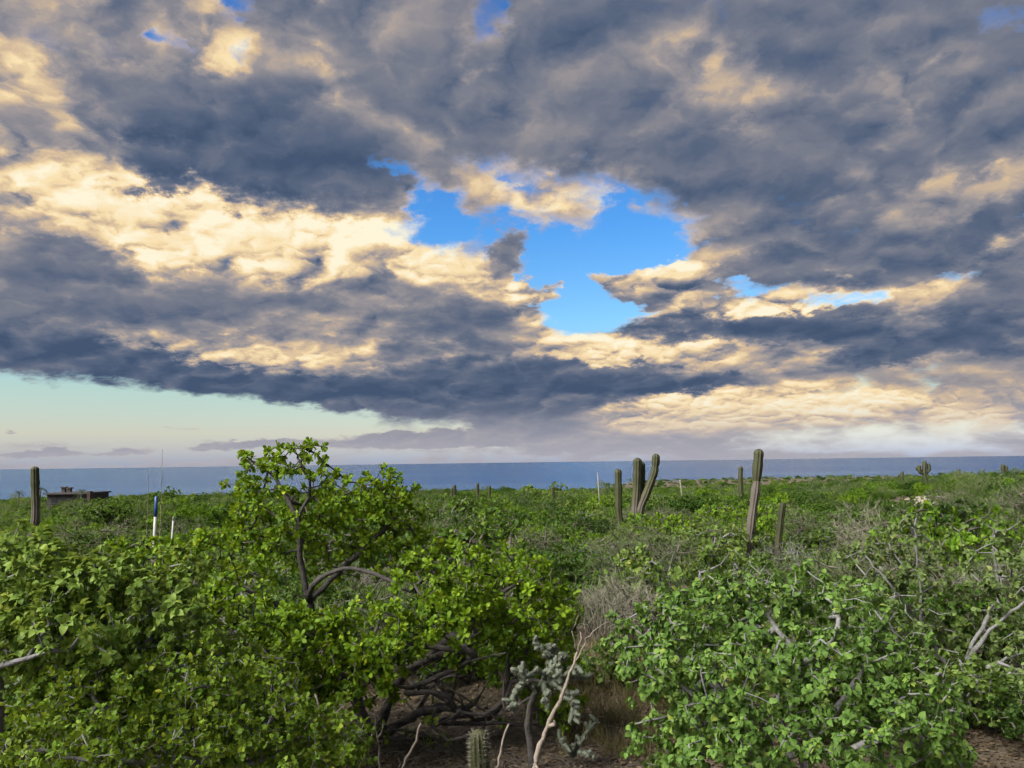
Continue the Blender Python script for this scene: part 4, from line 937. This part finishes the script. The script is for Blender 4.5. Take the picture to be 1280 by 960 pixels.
# dead flower stalks
def stalk(label, px, top, d, r_, side):
    base = on_ground(px, d); root = thing('dead_stalk', label, 'dead stalk', base); t_ = P(px, top, d); L_ = spline([base, base * .5 + t_ * .5 + [.02, 0, 0], t_], .1, .004)
    ac = Acc(); tube(ac, L_, np.linspace(r_, r_ * .35, len(L_)), 6); link('stem', ac.mesh('stalk', m_dead, base), root)
    for f, dx_, dz_ in side:
        a_ = L_[int(f * (len(L_) - 1))]; ac = Acc(); tube(ac, spline([a_, a_ + [dx_ * .55, .05, dz_ * .4], a_ + [dx_, 0, dz_]], .06), np.linspace(r_ * .5, r_ * .2, len(spline([a_, a_ + [dx_ * .55, .05, dz_ * .4], a_ + [dx_, 0, dz_]], .06))), 5); link('twig', ac.mesh('stalk_twig', m_dead, base), root)
stalk('tallest thin bare stalk rising above the sea horizon', 203, 562, 26, .016, [(.42, -.2, .5), (.45, .22, .6), (.5, -.12, .4), (.38, .35, .45)])
stalk('thin bare stalk left of the tallest bare stalk', 186, 588, 26, .012, [(.5, -.2, .3), (.55, .15, .3)])
# house by the sea with two terracotta chimneys
D = 150.0; hx0, hx1 = (62 - 640) / FPX * D, (115 - 640) / FPX * D; hz = gz((hx0 + hx1) / 2, D); roof_z = P(90, 616, D)[2]
house = thing('seaside_house', 'low dark flat-roofed house with terracotta chimneys by the sea', 'house', ((hx0 + hx1) / 2, D, hz)); ho = np.array(house.location)
def box(x0, x1, y0, y1, z0, z1):
    V = np.array([(x, y, z) for z in (z0, z1) for y in (y0, y1) for x in (x0, x1)], float); return V, [np.array([(0, 1, 3, 2), (4, 6, 7, 5), (0, 4, 5, 1), (2, 3, 7, 6), (0, 2, 6, 4), (1, 5, 7, 3)])]
def bpart(nm, parent, mat, *bx):
    ac = Acc()
    for b_ in bx: ac.add(*box(*b_))
    return link(nm, ac.mesh(nm, mat, ho, smooth=False), parent)
bpart('wall', house, m_wall, (hx0, hx1, D, D + 7, hz - 1, roof_z - .25)); rf = bpart('roof', house, m_roof, (hx0 - .4, hx1 + .3, D - .7, D + 7.4, roof_z - .25, roof_z + .05))
bpart('end_pier', house, m_brick, (hx1 - .05, hx1 + .55, D - .9, D + .2, hz - 1, roof_z + .25))
for px_, h_ in ((78, .9), (85, .75)):
    x = (px_ - 640) / FPX * D; ch = bpart('chimney', rf, m_brick, (x - .32, x + .32, D + 1, D + 1.65, roof_z + .05, roof_z + .05 + h_)); bpart('chimney_cap', rf, m_brick, (x - .5, x + .5, D + .8, D + 1.85, roof_z + .052 + h_, roof_z + .25 + h_))
for k in range(4):
    x = hx0 + .9 + k * 1.9; wdw = bpart('window', house, m_glass, (x, x + 1.1, D - .04, D + .1, roof_z - 1.9, roof_z - .75)); bpart('sill', house, m_roof, (x - .1, x + 1.2, D - .15, D - .05, roof_z - 2.02, roof_z - 1.91))
m_palm = leaf_mat('palm_frond', (.02, .035, .012), (.045, .07, .022), (.08, .11, .04), trans=.2)
def palm(label, px, d, top_py):
    base = on_ground(px, d); t_ = P(px, top_py, d); root = thing('palm_tree', label, 'palm', base); ac = Acc(); tube(ac, spline([base - [0, 0, .1], base * .5 + t_ * .5 + [.1, 0, 0], t_], .4), .11, 8); link('trunk', ac.mesh('palm_trunk', m_bark_mid, base), root)
    for k in range(15):
        az = k * 2.4; el = rng.uniform(-.3, 1.0); dv = np.array([math.cos(az) * math.cos(el), math.sin(az) * math.cos(el), math.sin(el)]); L_ = spline([t_, t_ + dv * .7 + [0, 0, .12], t_ + dv * 1.3 - [0, 0, .35]], .12); ac = Acc(); tube(ac, L_, .014, 4)
        tg = nz(np.gradient(L_, axis=0)); sd = nz(np.cross(tg, [0, 0, 1.0]))
        for s_ in (-1, 1):
            n_ = len(L_) - 1; leaf_mesh(ac, 'blade', (L_[1:], nz(sd[1:] * s_ + tg[1:] * .7 - [0, 0, .3]), nz(np.cross(sd[1:], tg[1:])), np.full(n_, .5), rng.uniform(.2, .8, n_)))
        link('frond', ac.mesh('frond', m_palm, base), root)
palm('palm tree in front of the flat-roofed house', 102, 140, 616); palm('palm tree at the far end of the flat-roofed house', 51, 145, 612); palm('palm tree beside the wall of the flat-roofed house', 24, 150, 617)
